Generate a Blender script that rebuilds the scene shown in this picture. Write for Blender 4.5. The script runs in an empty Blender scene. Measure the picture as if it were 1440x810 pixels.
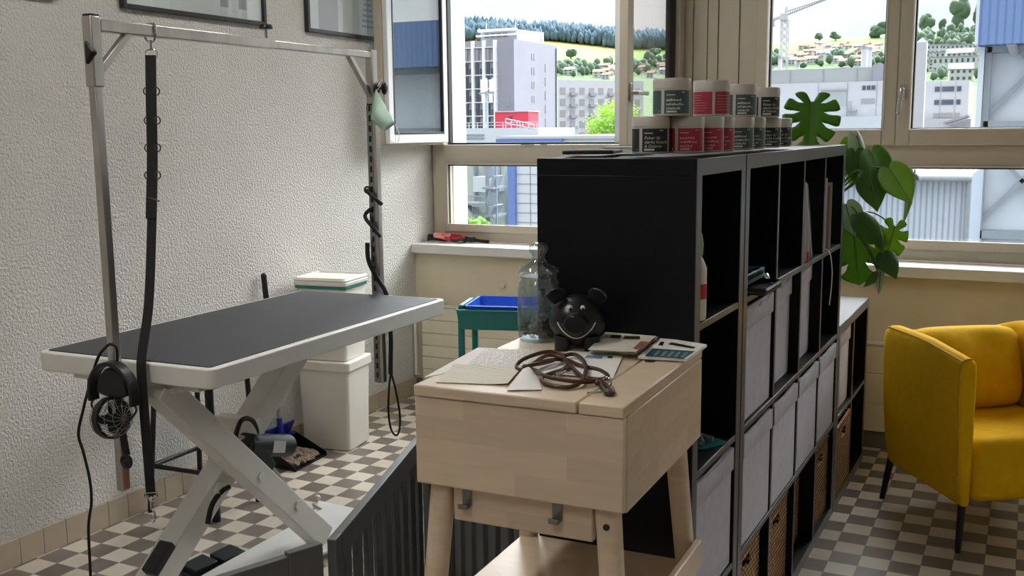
import bpy, bmesh, math, random
from mathutils import Vector, Matrix
random.seed(7)
C = bpy.context.scene.collection
PI = math.pi
# ------------------------------------------------------------------ camera
F_PX = 1447.19
YAW, PITCH, ROLL = 0.4657, 0.1513, -0.0104
CAM = Vector((3.1862, -0.4864, 1.5281))
fw = Vector((-math.sin(YAW)*math.cos(PITCH), math.cos(YAW)*math.cos(PITCH), -math.sin(PITCH)))
r0 = Vector((math.cos(YAW), math.sin(YAW), 0)); u0 = r0.cross(fw)
rt = r0*math.cos(ROLL)+u0*math.sin(ROLL); up = u0*math.cos(ROLL)-r0*math.sin(ROLL)
cd = bpy.data.cameras.new('camera'); cam = bpy.data.objects.new('camera', cd); C.objects.link(cam)
cd.sensor_width = 36; cd.lens = F_PX*36/1440; cd.clip_end = 5000; cd.clip_start = 0.05
m = Matrix((rt, up, -fw)).transposed().to_4x4(); m.translation = CAM
cam.matrix_world = m
bpy.context.scene.camera = cam
def at(x, y, ax, val):
    """world point on the plane coordinate[ax] = val seen at photo pixel x, y"""
    d = fw+rt*((x-720)/F_PX)-up*((y-405)/F_PX)
    return CAM+d*((val-CAM[ax])/d[ax])
# ------------------------------------------------------------------ materials
def lin(c):
    return tuple((v/255/12.92 if v/255 <= .04045 else ((v/255+.055)/1.055)**2.4) for v in c)+(1,)
def nd(nt, t, **k):
    n = nt.nodes.new(t)
    for a, b in k.items():
        if hasattr(n, a): setattr(n, a, b)
        else: n.inputs[a].default_value = b
    return n
def mat(name, col, rough=.5, metal=0, var=.06, vscale=12, bump=0, bscale=200, spec=.5, sheen=0, coat=0, stretch=None, sub=0, trans=0):
    M = bpy.data.materials.new(name); M.use_nodes = True; nt = M.node_tree
    b = nt.nodes['Principled BSDF']; L = nt.links.new
    b.inputs['Roughness'].default_value = rough; b.inputs['Metallic'].default_value = metal
    b.inputs['Specular IOR Level'].default_value = spec
    if sheen: b.inputs['Sheen Weight'].default_value = sheen
    if coat: b.inputs['Coat Weight'].default_value = coat
    c = lin(col)
    tc = nd(nt, 'ShaderNodeTexCoord'); vec = tc.outputs['Object']
    if stretch:
        mp = nd(nt, 'ShaderNodeMapping'); mp.inputs['Scale'].default_value = stretch
        L(vec, mp.inputs['Vector']); vec = mp.outputs['Vector']
    if var:
        n = nd(nt, 'ShaderNodeTexNoise', Scale=vscale, Detail=4.0); L(vec, n.inputs['Vector'])
        r = nd(nt, 'ShaderNodeMapRange'); r.inputs['From Min'].default_value = .3; r.inputs['From Max'].default_value = .7
        r.inputs['To Min'].default_value = 1-var; r.inputs['To Max'].default_value = 1+var
        L(n.outputs['Fac'], r.inputs['Value'])
        mx = nd(nt, 'ShaderNodeMix', data_type='RGBA', blend_type='MULTIPLY'); mx.inputs[0].default_value = 1
        mx.inputs[6].default_value = c; L(r.outputs['Result'], mx.inputs[7]); L(mx.outputs[2], b.inputs['Base Color'])
    else: b.inputs['Base Color'].default_value = c
    if bump:
        n2 = nd(nt, 'ShaderNodeTexNoise', Scale=bscale, Detail=3.0); L(vec, n2.inputs['Vector'])
        bp = nd(nt, 'ShaderNodeBump'); bp.inputs['Strength'].default_value = bump; bp.inputs['Distance'].default_value = .003
        L(n2.outputs['Fac'], bp.inputs['Height']); L(bp.outputs['Normal'], b.inputs['Normal'])
    if trans: b.inputs['Transmission Weight'].default_value = trans
    return M
def glass_mat(name, tint=(255, 255, 255), rough=0.0, ior=1.5):
    M = bpy.data.materials.new(name); M.use_nodes = True; nt = M.node_tree; L = nt.links.new
    nt.nodes.remove(nt.nodes['Principled BSDF']); out = nt.nodes['Material Output']
    t = nd(nt, 'ShaderNodeBsdfTransparent'); t.inputs['Color'].default_value = lin(tint)
    g = nd(nt, 'ShaderNodeBsdfGlossy'); g.inputs['Roughness'].default_value = rough
    lw = nd(nt, 'ShaderNodeLayerWeight'); lw.inputs['Blend'].default_value = .5; pw = nd(nt, 'ShaderNodeMath', operation='POWER'); pw.inputs[1].default_value = 4.0; L(lw.outputs['Facing'], pw.inputs[0])
    f0 = ((ior-1)/(ior+1))**2; f = nd(nt, 'ShaderNodeMath', operation='MULTIPLY_ADD'); f.inputs[1].default_value = 1-f0; f.inputs[2].default_value = f0; L(pw.outputs[0], f.inputs[0]); mx = nd(nt, 'ShaderNodeMixShader')
    L(f.outputs[0], mx.inputs[0]); L(t.outputs[0], mx.inputs[1]); L(g.outputs[0], mx.inputs[2]); L(mx.outputs[0], out.inputs['Surface'])
    return M
def emit_mat(name, col, s):
    M = bpy.data.materials.new(name); M.use_nodes = True; nt = M.node_tree
    nt.nodes.remove(nt.nodes['Principled BSDF']); e = nd(nt, 'ShaderNodeEmission', Strength=s); e.inputs['Color'].default_value = lin(col)
    nt.links.new(e.outputs[0], nt.nodes['Material Output'].inputs['Surface']); return M
def floor_mat():
    M = mat('checker tiles', (200, 190, 176), .32, var=0); nt = M.node_tree; L = nt.links.new; b = nt.nodes['Principled BSDF']
    g = nd(nt, 'ShaderNodeNewGeometry'); mp = nd(nt, 'ShaderNodeMapping'); mp.inputs['Location'].default_value = (-.212, -19.263, .5)
    mp.inputs['Scale'].default_value = (10, 10, 0)
    L(g.outputs['Position'], mp.inputs['Vector']); ck = nd(nt, 'ShaderNodeTexChecker', Scale=1.0)
    ck.inputs['Color1'].default_value = lin((212, 200, 184)); ck.inputs['Color2'].default_value = lin((122, 111, 102))
    L(mp.outputs[0], ck.inputs['Vector'])
    fl = nd(nt, 'ShaderNodeVectorMath', operation='FLOOR'); L(mp.outputs[0], fl.inputs[0])
    wn = nd(nt, 'ShaderNodeTexWhiteNoise'); L(fl.outputs[0], wn.inputs['Vector'])
    r = nd(nt, 'ShaderNodeMapRange'); r.inputs['To Min'].default_value = .88; r.inputs['To Max'].default_value = 1.08; L(wn.outputs['Value'], r.inputs['Value'])
    mx = nd(nt, 'ShaderNodeMix', data_type='RGBA', blend_type='MULTIPLY'); mx.inputs[0].default_value = 1
    L(ck.outputs['Color'], mx.inputs[6]); L(r.outputs[0], mx.inputs[7])
    n = nd(nt, 'ShaderNodeTexNoise', Scale=35.0, Detail=5.0); L(g.outputs['Position'], n.inputs['Vector'])
    r2 = nd(nt, 'ShaderNodeMapRange'); r2.inputs['To Min'].default_value = .9; r2.inputs['To Max'].default_value = 1.06; L(n.outputs['Fac'], r2.inputs['Value'])
    m2 = nd(nt, 'ShaderNodeMix', data_type='RGBA', blend_type='MULTIPLY'); m2.inputs[0].default_value = 1
    L(mx.outputs[2], m2.inputs[6]); L(r2.outputs[0], m2.inputs[7])
    # grout: fractional distance to the tile edge
    fr = nd(nt, 'ShaderNodeVectorMath', operation='FRACTION'); L(mp.outputs[0], fr.inputs[0])
    sb = nd(nt, 'ShaderNodeVectorMath', operation='SUBTRACT'); L(fr.outputs[0], sb.inputs[0]); sb.inputs[1].default_value = (.5, .5, .5)
    ab = nd(nt, 'ShaderNodeVectorMath', operation='ABSOLUTE'); L(sb.outputs[0], ab.inputs[0])
    sp = nd(nt, 'ShaderNodeSeparateXYZ'); L(ab.outputs[0], sp.inputs[0])
    mm = nd(nt, 'ShaderNodeMath', operation='MAXIMUM'); L(sp.outputs[0], mm.inputs[0]); L(sp.outputs[1], mm.inputs[1])
    gt = nd(nt, 'ShaderNodeMath', operation='GREATER_THAN'); gt.inputs[1].default_value = .487; L(mm.outputs[0], gt.inputs[0])
    m3 = nd(nt, 'ShaderNodeMix', data_type='RGBA'); L(gt.outputs[0], m3.inputs[0]); L(m2.outputs[2], m3.inputs[6]); m3.inputs[7].default_value = lin((140, 129, 118))
    L(m3.outputs[2], b.inputs['Base Color'])
    return M
def roughcast():
    M = mat('roughcast plaster', (219, 217, 211), .9, var=.05, vscale=2.2, spec=.2); nt = M.node_tree; L = nt.links.new; b = nt.nodes['Principled BSDF']
    g = nd(nt, 'ShaderNodeNewGeometry')
    n = nd(nt, 'ShaderNodeTexNoise', Scale=95.0, Detail=2.5, Roughness=.55); L(g.outputs['Position'], n.inputs['Vector'])
    bp = nd(nt, 'ShaderNodeBump'); bp.inputs['Strength'].default_value = .95; bp.inputs['Distance'].default_value = .016
    L(n.outputs['Fac'], bp.inputs['Height']); L(bp.outputs['Normal'], b.inputs['Normal'])
    return M
def lines_paper(name, base=(246, 245, 242), ink=(150, 148, 144), period=.0062, amount=.55, rot=0.0):
    """printed text lines: thin rows broken into words"""
    M = mat(name, base, .7, var=0); nt = M.node_tree; L = nt.links.new; b = nt.nodes['Principled BSDF']
    tc = nd(nt, 'ShaderNodeTexCoord'); mp = nd(nt, 'ShaderNodeMapping'); mp.inputs['Rotation'].default_value = (0, 0, rot); mp.inputs['Scale'].default_value = (1, 1/period, 1); L(tc.outputs['Object'], mp.inputs['Vector'])
    sp = nd(nt, 'ShaderNodeSeparateXYZ'); L(mp.outputs[0], sp.inputs[0])
    fr = nd(nt, 'ShaderNodeMath', operation='FRACT'); L(sp.outputs[1], fr.inputs[0]); ln = nd(nt, 'ShaderNodeMath', operation='LESS_THAN'); ln.inputs[1].default_value = .36; L(fr.outputs[0], ln.inputs[0])
    fl = nd(nt, 'ShaderNodeMath', operation='FLOOR'); L(sp.outputs[1], fl.inputs[0]); cb = nd(nt, 'ShaderNodeCombineXYZ')
    mu = nd(nt, 'ShaderNodeMath', operation='MULTIPLY'); mu.inputs[1].default_value = 190; L(sp.outputs[0], mu.inputs[0]); L(mu.outputs[0], cb.inputs[0])
    m5 = nd(nt, 'ShaderNodeMath', operation='MULTIPLY'); m5.inputs[1].default_value = 7.3; L(fl.outputs[0], m5.inputs[0]); L(m5.outputs[0], cb.inputs[1])
    n = nd(nt, 'ShaderNodeTexNoise', Scale=1.0, Detail=1.0); L(cb.outputs[0], n.inputs['Vector']); gt = nd(nt, 'ShaderNodeMath', operation='GREATER_THAN'); gt.inputs[1].default_value = 1-amount; L(n.outputs['Fac'], gt.inputs[0])
    an = nd(nt, 'ShaderNodeMath', operation='MULTIPLY'); L(ln.outputs[0], an.inputs[0]); L(gt.outputs[0], an.inputs[1])
    mx = nd(nt, 'ShaderNodeMix', data_type='RGBA'); L(an.outputs[0], mx.inputs[0]); mx.inputs[6].default_value = lin(base); mx.inputs[7].default_value = lin(ink); L(mx.outputs[2], b.inputs['Base Color']); return M
def wicker_mat():
    M = mat('woven wicker', (150, 105, 62), .6, var=0); nt = M.node_tree; L = nt.links.new; b = nt.nodes['Principled BSDF']
    tc = nd(nt, 'ShaderNodeTexCoord'); sp = nd(nt, 'ShaderNodeSeparateXYZ'); cb = nd(nt, 'ShaderNodeCombineXYZ')
    ad = nd(nt, 'ShaderNodeMath', operation='ADD')
    L(tc.outputs['Object'], sp.inputs[0]); L(sp.outputs[0], ad.inputs[0]); L(sp.outputs[1], ad.inputs[1]); L(ad.outputs[0], cb.inputs[0]); L(sp.outputs[2], cb.inputs[1])
    br = nd(nt, 'ShaderNodeTexBrick', Scale=1.0); L(cb.outputs[0], br.inputs['Vector'])
    br.inputs['Color1'].default_value = lin((214, 164, 104)); br.inputs['Color2'].default_value = lin((172, 122, 72)); br.inputs['Mortar'].default_value = lin((34, 21, 12))
    br.inputs['Brick Width'].default_value = .026; br.inputs['Row Height'].default_value = .0155; br.inputs['Mortar Size'].default_value = .0034; br.inputs['Mortar Smooth'].default_value = .4
    L(br.outputs['Color'], b.inputs['Base Color'])
    bp = nd(nt, 'ShaderNodeBump', invert=True); bp.inputs['Strength'].default_value = .8; bp.inputs['Distance'].default_value = .004
    L(br.outputs['Fac'], bp.inputs['Height']); L(bp.outputs['Normal'], b.inputs['Normal']); return M
def birch_mat():
    M = mat('pale birch', (232, 211, 184), .34, var=.05, vscale=9, stretch=(1, 6, 8)); nt = M.node_tree; L = nt.links.new; b = nt.nodes['Principled BSDF']
    src = b.inputs['Base Color'].links[0].from_socket
    tc = nd(nt, 'ShaderNodeTexCoord'); sp = nd(nt, 'ShaderNodeSeparateXYZ'); cb = nd(nt, 'ShaderNodeCombineXYZ'); L(tc.outputs['Object'], sp.inputs[0])
    ad = nd(nt, 'ShaderNodeMath', operation='ADD'); L(sp.outputs[0], ad.inputs[0]); L(sp.outputs[1], ad.inputs[1])
    L(ad.outputs[0], cb.inputs[0]); L(sp.outputs[2], cb.inputs[1])
    br = nd(nt, 'ShaderNodeTexBrick', Scale=1.0); L(cb.outputs[0], br.inputs['Vector'])
    br.inputs['Color1'].default_value = (1, 1, 1, 1); br.inputs['Color2'].default_value = (.86, .85, .84, 1); br.inputs['Mortar'].default_value = (.93, .92, .91, 1)
    br.inputs['Brick Width'].default_value = .21; br.inputs['Row Height'].default_value = .045; br.inputs['Mortar Size'].default_value = .0004
    mx = nd(nt, 'ShaderNodeMix', data_type='RGBA', blend_type='MULTIPLY'); mx.inputs[0].default_value = 1
    L(src, mx.inputs[6]); L(br.outputs['Color'], mx.inputs[7]); L(mx.outputs[2], b.inputs['Base Color']); return M
def stripes_mat(name, c1, c2, axis, period, rough=.5, duty=.5, bump=0):
    """painted or pressed stripes running at right angles to the object axis"""
    M = mat(name, c1, rough, var=0); nt = M.node_tree; L = nt.links.new; b = nt.nodes['Principled BSDF']
    tc = nd(nt, 'ShaderNodeTexCoord'); sp = nd(nt, 'ShaderNodeSeparateXYZ'); L(tc.outputs['Object'], sp.inputs[0])
    dv = nd(nt, 'ShaderNodeMath', operation='DIVIDE'); dv.inputs[1].default_value = period; L(sp.outputs[axis], dv.inputs[0])
    fr = nd(nt, 'ShaderNodeMath', operation='FRACT'); L(dv.outputs[0], fr.inputs[0])
    gt = nd(nt, 'ShaderNodeMath', operation='GREATER_THAN'); gt.inputs[1].default_value = duty; L(fr.outputs[0], gt.inputs[0])
    mx = nd(nt, 'ShaderNodeMix', data_type='RGBA'); L(gt.outputs[0], mx.inputs[0]); mx.inputs[6].default_value = lin(c1); mx.inputs[7].default_value = lin(c2)
    L(mx.outputs[2], b.inputs['Base Color']); return M
def leaf_mat(name, col, col2, trans=.35):
    M = mat(name, col, .38, var=.15, vscale=25); nt = M.node_tree; L = nt.links.new; b = nt.nodes['Principled BSDF']
    t = nd(nt, 'ShaderNodeBsdfTranslucent'); t.inputs['Color'].default_value = lin(col2)
    mx = nd(nt, 'ShaderNodeMixShader'); mx.inputs[0].default_value = trans
    out = nt.nodes['Material Output']; L(b.outputs[0], mx.inputs[1]); L(t.outputs[0], mx.inputs[2]); L(mx.outputs[0], out.inputs['Surface']); return M
K = {}
K['floor'] = floor_mat(); K['rough'] = roughcast(); K['wicker'] = wicker_mat(); K['birch'] = birch_mat()
K['plaster'] = mat('cream painted concrete', (214, 202, 176), .8, var=.05, vscale=5, bump=.15, bscale=60, spec=.2)
K['ceil'] = mat('white ceiling paint', (225, 222, 214), .9, var=.02)
K['skirt'] = mat('beige skirting tile', (186, 170, 150), .4, var=.08, vscale=9)
K['greyskirt'] = mat('grey skirting', (120, 114, 106), .5)
K['frame'] = mat('window frame beige', (190, 180, 162), .45, var=.02)
K['frame_w'] = mat('window frame white', (226, 228, 228), .35, var=.02)
K['gasket'] = mat('dark gasket', (38, 38, 42), .5)
K['sill'] = mat('grey white sill', (218, 216, 210), .4, var=.03)
K['rad'] = mat('cream radiator paint', (226, 216, 192), .45, var=.03)
K['glass'] = glass_mat('window glass'); K['glass2'] = glass_mat('double glass', (248, 252, 252), ior=2.1)
K['lidglass'] = glass_mat('thick lid glass', (232, 238, 242), .05, 2.5)
K['glass3'] = glass_mat('coated double glass', (250, 253, 253), ior=3.2)
K['jarglass'] = glass_mat('jar glass', (240, 246, 248), .02, 1.9)
def film_mat():
    M = mat('greasy film inside the glass', (206, 214, 220), .6, var=0); nt = M.node_tree; L = nt.links.new
    g = nd(nt, 'ShaderNodeNewGeometry'); n = nd(nt, 'ShaderNodeTexNoise', Scale=38.0, Detail=6.0, Roughness=.65); L(g.outputs['Position'], n.inputs['Vector'])
    r = nd(nt, 'ShaderNodeMapRange'); r.inputs['From Min'].default_value = .42; r.inputs['From Max'].default_value = .66; r.inputs['To Min'].default_value = .06; r.inputs['To Max'].default_value = .42; L(n.outputs['Fac'], r.inputs['Value'])
    t = nd(nt, 'ShaderNodeBsdfTransparent'); mx = nd(nt, 'ShaderNodeMixShader'); L(r.outputs[0], mx.inputs[0]); L(t.outputs[0], mx.inputs[1]); L(nt.nodes['Principled BSDF'].outputs[0], mx.inputs[2]); L(mx.outputs[0], nt.nodes['Material Output'].inputs['Surface']); return M
K['film'] = film_mat()
K['steel'] = mat('brushed steel', (186, 182, 176), .28, .95, var=.12, vscale=20, stretch=(1, 1, .3))
K['zinc'] = mat('zinc plated steel', (150, 148, 146), .38, .9, var=.15, vscale=40)
K['chrome'] = mat('chrome', (205, 205, 208), .12, 1, var=0)
K['whitemetal'] = mat('white powder coat', (226, 225, 220), .42, var=.03)
K['rubbermat'] = mat('black rubber mat', (54, 55, 60), .52, var=.12, vscale=14, bump=.15, bscale=500)
K['black'] = mat('black plastic', (18, 18, 20), .4, var=.05)
K['blackrub'] = mat('black rubber', (14, 14, 15), .6)
K['web'] = mat('black webbing', (13, 13, 14), .75, var=.2, vscale=60, bump=.3, bscale=400)
K['charcoal'] = mat('charcoal plastic', (26, 30, 36), .55, var=.05)
K['gatepaint'] = mat('grey painted wood', (92, 93, 94), .36, var=.06, vscale=14, stretch=(4, 4, 1))
K['ink'] = mat('black brown foil', (12, 13, 18), .45, spec=.22, var=.08, vscale=18, stretch=(1, .3, 1))
K['ink_lit_edge'] = mat('black brown edge in lit tone', (98, 99, 105), .3, var=.06, vscale=10)  # light falling on the front edges is put into this paler grey
K['felt'] = mat('grey polyester fabric', (184, 182, 190), .9, var=.07, vscale=30, bump=.2, bscale=500)
K['yellow'] = mat('mustard wool fabric', (226, 177, 10), .85, var=.06, vscale=26, bump=.25, bscale=450, spec=.2)
K['yelseam'] = mat('mustard piping', (196, 150, 20), .8)
K['teal'] = mat('teal powder coat', (38, 122, 118), .4, var=.03)
K['bluetray'] = mat('blue plastic tray', (30, 96, 205), .35, var=.03)
K['navy'] = mat('dark blue plastic', (34, 38, 140), .4)
K['whiteplast'] = mat('white plastic', (232, 228, 218), .4, var=.02)
K['jarwhite'] = mat('jar white plastic', (200, 195, 187), .32, var=0, trans=.0)
K['lab_dark'] = mat('dark label', (28, 40, 40), .5, var=.03); K['lab_grey'] = mat('grey green label', (66, 92, 94), .5, var=.03); K['lab_red'] = mat('raspberry label', (168, 46, 66), .5, var=.03)
K['print'] = mat('pale label print', (226, 218, 206), .6, var=0); K['print_dim'] = mat('muted label print', (128, 140, 138), .6, var=0); K['print_pink'] = mat('pink label print', (224, 160, 164), .6, var=0)
K['paper'] = mat('white paper', (246, 245, 242), .75, var=.02); K['paper_txt'] = lines_paper('printed form'); K['paper_cream'] = lines_paper('cream printed slip', (236, 231, 216), (176, 170, 154), .009, .5, -.3)
K['leather'] = mat('brown round leather', (70, 40, 28), .4, var=.12, vscale=60)
K['pig'] = mat('black ceramic', (20, 21, 24), .3, var=.05); K['whitepaint'] = mat('white paint', (235, 235, 232), .4, var=0)
K['kibble'] = mat('brown dog treats', (78, 52, 38), .7, var=.25, vscale=60)
K['mask'] = mat('green pleated mask', (186, 216, 198), .85, var=.03)
K['hair'] = mat('clipped pet hair', (150, 130, 118), .95, var=.3, vscale=40, bump=.8, bscale=120)
K['leaf'] = leaf_mat('monstera leaf', (58, 100, 38), (136, 172, 54), .36); K['leafpale'] = leaf_mat('pale leaf underside', (158, 176, 150), (170, 190, 140), .3)
K['leafbright'] = leaf_mat('young leaf', (98, 140, 44), (158, 188, 56), .4)
K['stem'] = mat('green stem', (84, 104, 56), .5); K['terracotta'] = mat('grey plant pot', (120, 118, 112), .6); K['soil'] = mat('potting soil', (40, 30, 22), .95, bump=.6, bscale=120)
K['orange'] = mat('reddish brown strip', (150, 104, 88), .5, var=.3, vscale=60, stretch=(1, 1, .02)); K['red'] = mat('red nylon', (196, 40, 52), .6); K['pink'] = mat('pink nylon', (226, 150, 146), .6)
K['picframe'] = mat('dark picture frame', (44, 42, 42), .35); K['print_reflection'] = mat('pale print with reflection', (196, 204, 204), .5, var=.1, vscale=2)
K['grey_band'] = mat('grey cover and reflection', (150, 158, 160), .5, var=.05); K['tealbook'] = mat('teal folder', (24, 84, 96), .5)
K['lilac'] = mat('cover stock', (206, 202, 198), .5); K['sleeve'] = glass_mat('clear plastic sleeve', (235, 238, 240), .1)
K['lampwhite'] = mat('fill lamp housing', (235, 235, 235), .5); K['lampglow'] = emit_mat('fill lamp diffuser', (255, 251, 246), 25.0)
K['bottlegreen'] = mat('green bottle cap', (120, 170, 90), .35); K['greypole'] = mat('grey pole', (150, 152, 156), .4, .3)
K['sticker'] = mat('silver sticker', (196, 198, 200), .35, .2)
# ------------------------------------------------------------------ mesh builder
WM = {}
def wm(o): return WM.get(o.name, Matrix.Identity(4)) if o else Matrix.Identity(4)
class MB:
    def __init__(s): s.bm = bmesh.new()
    def _xf(s, vs, M):
        if M is not None: bmesh.ops.transform(s.bm, matrix=M, verts=vs)
        return s
    def box(s, x0, x1, y0, y1, z0, z1, M=None):
        r = bmesh.ops.create_cube(s.bm, size=1)['verts']
        bmesh.ops.transform(s.bm, matrix=Matrix.Translation(((x0+x1)/2, (y0+y1)/2, (z0+z1)/2)) @ Matrix.Diagonal((abs(x1-x0), abs(y1-y0), abs(z1-z0), 1)), verts=r)
        return s._xf(r, M)
    def beam(s, p0, p1, w, h, upv=(0, 0, 1), ext=0):
        p0 = Vector(p0); p1 = Vector(p1); d = (p1-p0); ln = d.length; d.normalize(); upv = Vector(upv)
        sd = d.cross(upv).normalized(); u = sd.cross(d)
        M = Matrix((sd, d, u)).transposed().to_4x4(); M.translation = (p0+p1)/2
        return s.box(-w/2, w/2, -ln/2-ext, ln/2+ext, -h/2, h/2, M)
    def cyl(s, p0, p1, r, r2=None, seg=20, caps=True):
        p0 = Vector(p0); p1 = Vector(p1); d = p1-p0
        M = Matrix.Translation((p0+p1)/2) @ d.to_track_quat('Z', 'Y').to_matrix().to_4x4()
        bmesh.ops.create_cone(s.bm, cap_ends=caps, segments=seg, radius1=r, radius2=r if r2 is None else r2, depth=d.length, matrix=M); return s
    def ell(s, c, r, seg=20, M=None):
        if not hasattr(r, '__len__'): r = (r, r, r)
        T = Matrix.Translation(c) @ Matrix.Diagonal((*r, 1))
        bmesh.ops.create_uvsphere(s.bm, u_segments=seg, v_segments=max(8, seg*2//3), radius=1, matrix=(M @ T) if M is not None else T); return s
    def ico(s, c, r, sub=1, M=None):
        if not hasattr(r, '__len__'): r = (r, r, r)
        T = Matrix.Translation(c) @ Matrix.Diagonal((*r, 1))
        return bmesh.ops.create_icosphere(s.bm, subdivisions=sub, radius=1, matrix=(M @ T) if M is not None else T)['verts']
    def torus(s, c, R, r, axis='Z', seg=24, rs=8, M=None):
        pts = []
        for i in range(seg):
            a = 2*PI*i/seg; x, y = R*math.cos(a), R*math.sin(a)
            p = {'Z': (x, y, 0), 'X': (0, x, y), 'Y': (x, 0, y)}[axis]
            v = Vector(c)+Vector(p); pts.append(M @ v if M is not None else v)
        return s.tube(pts, r, rs, closed=True, smooth=False)
    def tube(s, pts, r, seg=8, closed=False, smooth=True, n=8):
        P = [Vector(p) for p in pts]
        if smooth and len(P) > 2:
            Q = []; N = len(P)
            for i in range(N if closed else N-1):
                a = P[(i-1) % N] if (closed or i > 0) else P[i]*2-P[i+1]
                b = P[i]; c = P[(i+1) % N]; d = P[(i+2) % N] if (closed or i+2 < N) else c*2-b
                for k in range(n):
                    t = k/n
                    Q.append(.5*((2*b)+(c-a)*t+(2*a-5*b+4*c-d)*t*t+(3*b-a-3*c+d)*t**3))
            if not closed: Q.append(P[-1])
            P = Q
        N = len(P); rings = []; prev = None
        for i in range(N):
            a = P[(i-1) % N] if (closed or i > 0) else P[i]; b = P[(i+1) % N] if (closed or i < N-1) else P[i]
            t = (b-a).normalized()
            if prev is None:
                x = t.orthogonal().normalized()
            else:
                x = (prev-t*prev.dot(t)); x = x.normalized() if x.length > 1e-6 else t.orthogonal().normalized()
            prev = x; y = t.cross(x); rr = r(i/(N-1)) if callable(r) else r
            rings.append([s.bm.verts.new(P[i]+(x*math.cos(2*PI*k/seg)+y*math.sin(2*PI*k/seg))*rr) for k in range(seg)])
        for i in range(N if closed else N-1):
            A, B = rings[i], rings[(i+1) % N]
            for k in range(seg): s.bm.faces.new((A[k], A[(k+1) % seg], B[(k+1) % seg], B[k]))
        if not closed:
            s.bm.faces.new(rings[0][::-1]); s.bm.faces.new(rings[-1])
        return s
    def lathe(s, prof, c=(0, 0, 0), seg=32, M=None):
        c = Vector(c); rings = []; newv = []
        for r, z in prof:
            if r < 1e-6: v = s.bm.verts.new(c+Vector((0, 0, z))); rings.append([v]); newv.append(v)
            else:
                ring = [s.bm.verts.new(c+Vector((r*math.cos(2*PI*k/seg), r*math.sin(2*PI*k/seg), z))) for k in range(seg)]; rings.append(ring); newv += ring
        for A, B in zip(rings, rings[1:]):
            for k in range(seg):
                k2 = (k+1) % seg
                if len(A) == 1 and len(B) == 1: continue
                if len(A) == 1: s.bm.faces.new((A[0], B[k2], B[k]))
                elif len(B) == 1: s.bm.faces.new((A[k], A[k2], B[0]))
                else: s.bm.faces.new((A[k], A[k2], B[k2], B[k]))
        return s._xf(newv, M)
    def prism(s, poly, z0, z1, M=None):
        a = [s.bm.verts.new((x, y, z0)) for x, y in poly]; b = [s.bm.verts.new((x, y, z1)) for x, y in poly]; n = len(poly)
        s.bm.faces.new(a[::-1]); s.bm.faces.new(b)
        for i in range(n): s.bm.faces.new((a[i], a[(i+1) % n], b[(i+1) % n], b[i]))
        return s._xf(a+b, M)
    def sheet(s, quad, th=.0006, nu=1, nv=1, fn=None):
        """thin sheet between four 3-D corners, thickened"""
        A, B, D, E = [Vector(q) for q in quad]; g = []
        nrm = (B-A).cross(E-A).normalized()
        if nrm.z < 0: nrm = -nrm
        for k in (0, 1):
            rows = []
            for j in range(nv+1):
                row = []
                for i in range(nu+1):
                    u, v = i/nu, j/nv; p = A*(1-u)*(1-v)+B*u*(1-v)+D*u*v+E*(1-u)*v
                    if fn: p = p+Vector((0, 0, fn(u, v)))
                    row.append(s.bm.verts.new(p+nrm*th*k))
                rows.append(row)
            g.append(rows)
        for k in (0, 1):
            for j in range(nv):
                for i in range(nu):
                    R = g[k]; s.bm.faces.new((R[j][i], R[j][i+1], R[j+1][i+1], R[j+1][i]))
        def side(a, b):
            for i in range(len(a)-1): s.bm.faces.new((a[i], a[i+1], b[i+1], b[i]))
        side(g[0][0], g[1][0]); side(g[0][-1], g[1][-1]); side([r[0] for r in g[0]], [r[0] for r in g[1]]); side([r[-1] for r in g[0]], [r[-1] for r in g[1]])
        return s
    def ribbon(s, pts, w, th, side, smooth=True, n=6):
        """flat strap of width w along 'side' following pts"""
        P = [Vector(p) for p in pts]; sd = Vector(side).normalized(); Q = []
        if smooth:
            for i in range(len(P)-1):
                a = P[i-1] if i > 0 else P[i]*2-P[i+1]; b = P[i]; c = P[i+1]; d = P[i+2] if i+2 < len(P) else c*2-b
                for k in range(n):
                    t = k/n; Q.append(.5*((2*b)+(c-a)*t+(2*a-5*b+4*c-d)*t*t+(3*b-a-3*c+d)*t**3))
            Q.append(P[-1]); P = Q
        rings = []
        for i, p in enumerate(P):
            t = (P[min(i+1, len(P)-1)]-P[max(i-1, 0)]).normalized(); s2 = (sd-t*sd.dot(t)).normalized(); nn = t.cross(s2)
            rings.append([s.bm.verts.new(p+s2*a*w/2+nn*b*th/2) for a, b in ((-1, -1), (1, -1), (1, 1), (-1, 1))])
        for A, B in zip(rings, rings[1:]):
            for k in range(4): s.bm.faces.new((A[k], A[(k+1) % 4], B[(k+1) % 4], B[k]))
        s.bm.faces.new(rings[0][::-1]); s.bm.faces.new(rings[-1]); return s
    def frame(s, x0, x1, z0, z1, w, y0, y1, wb=None, wt=None):
        wb = w if wb is None else wb; wt = w if wt is None else wt
        s.box(x0, x0+w, y0, y1, z0, z1); s.box(x1-w, x1, y0, y1, z0, z1); s.box(x0+w, x1-w, y0, y1, z0, z0+wb); s.box(x0+w, x1-w, y0, y1, z1-wt, z1); return s
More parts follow.
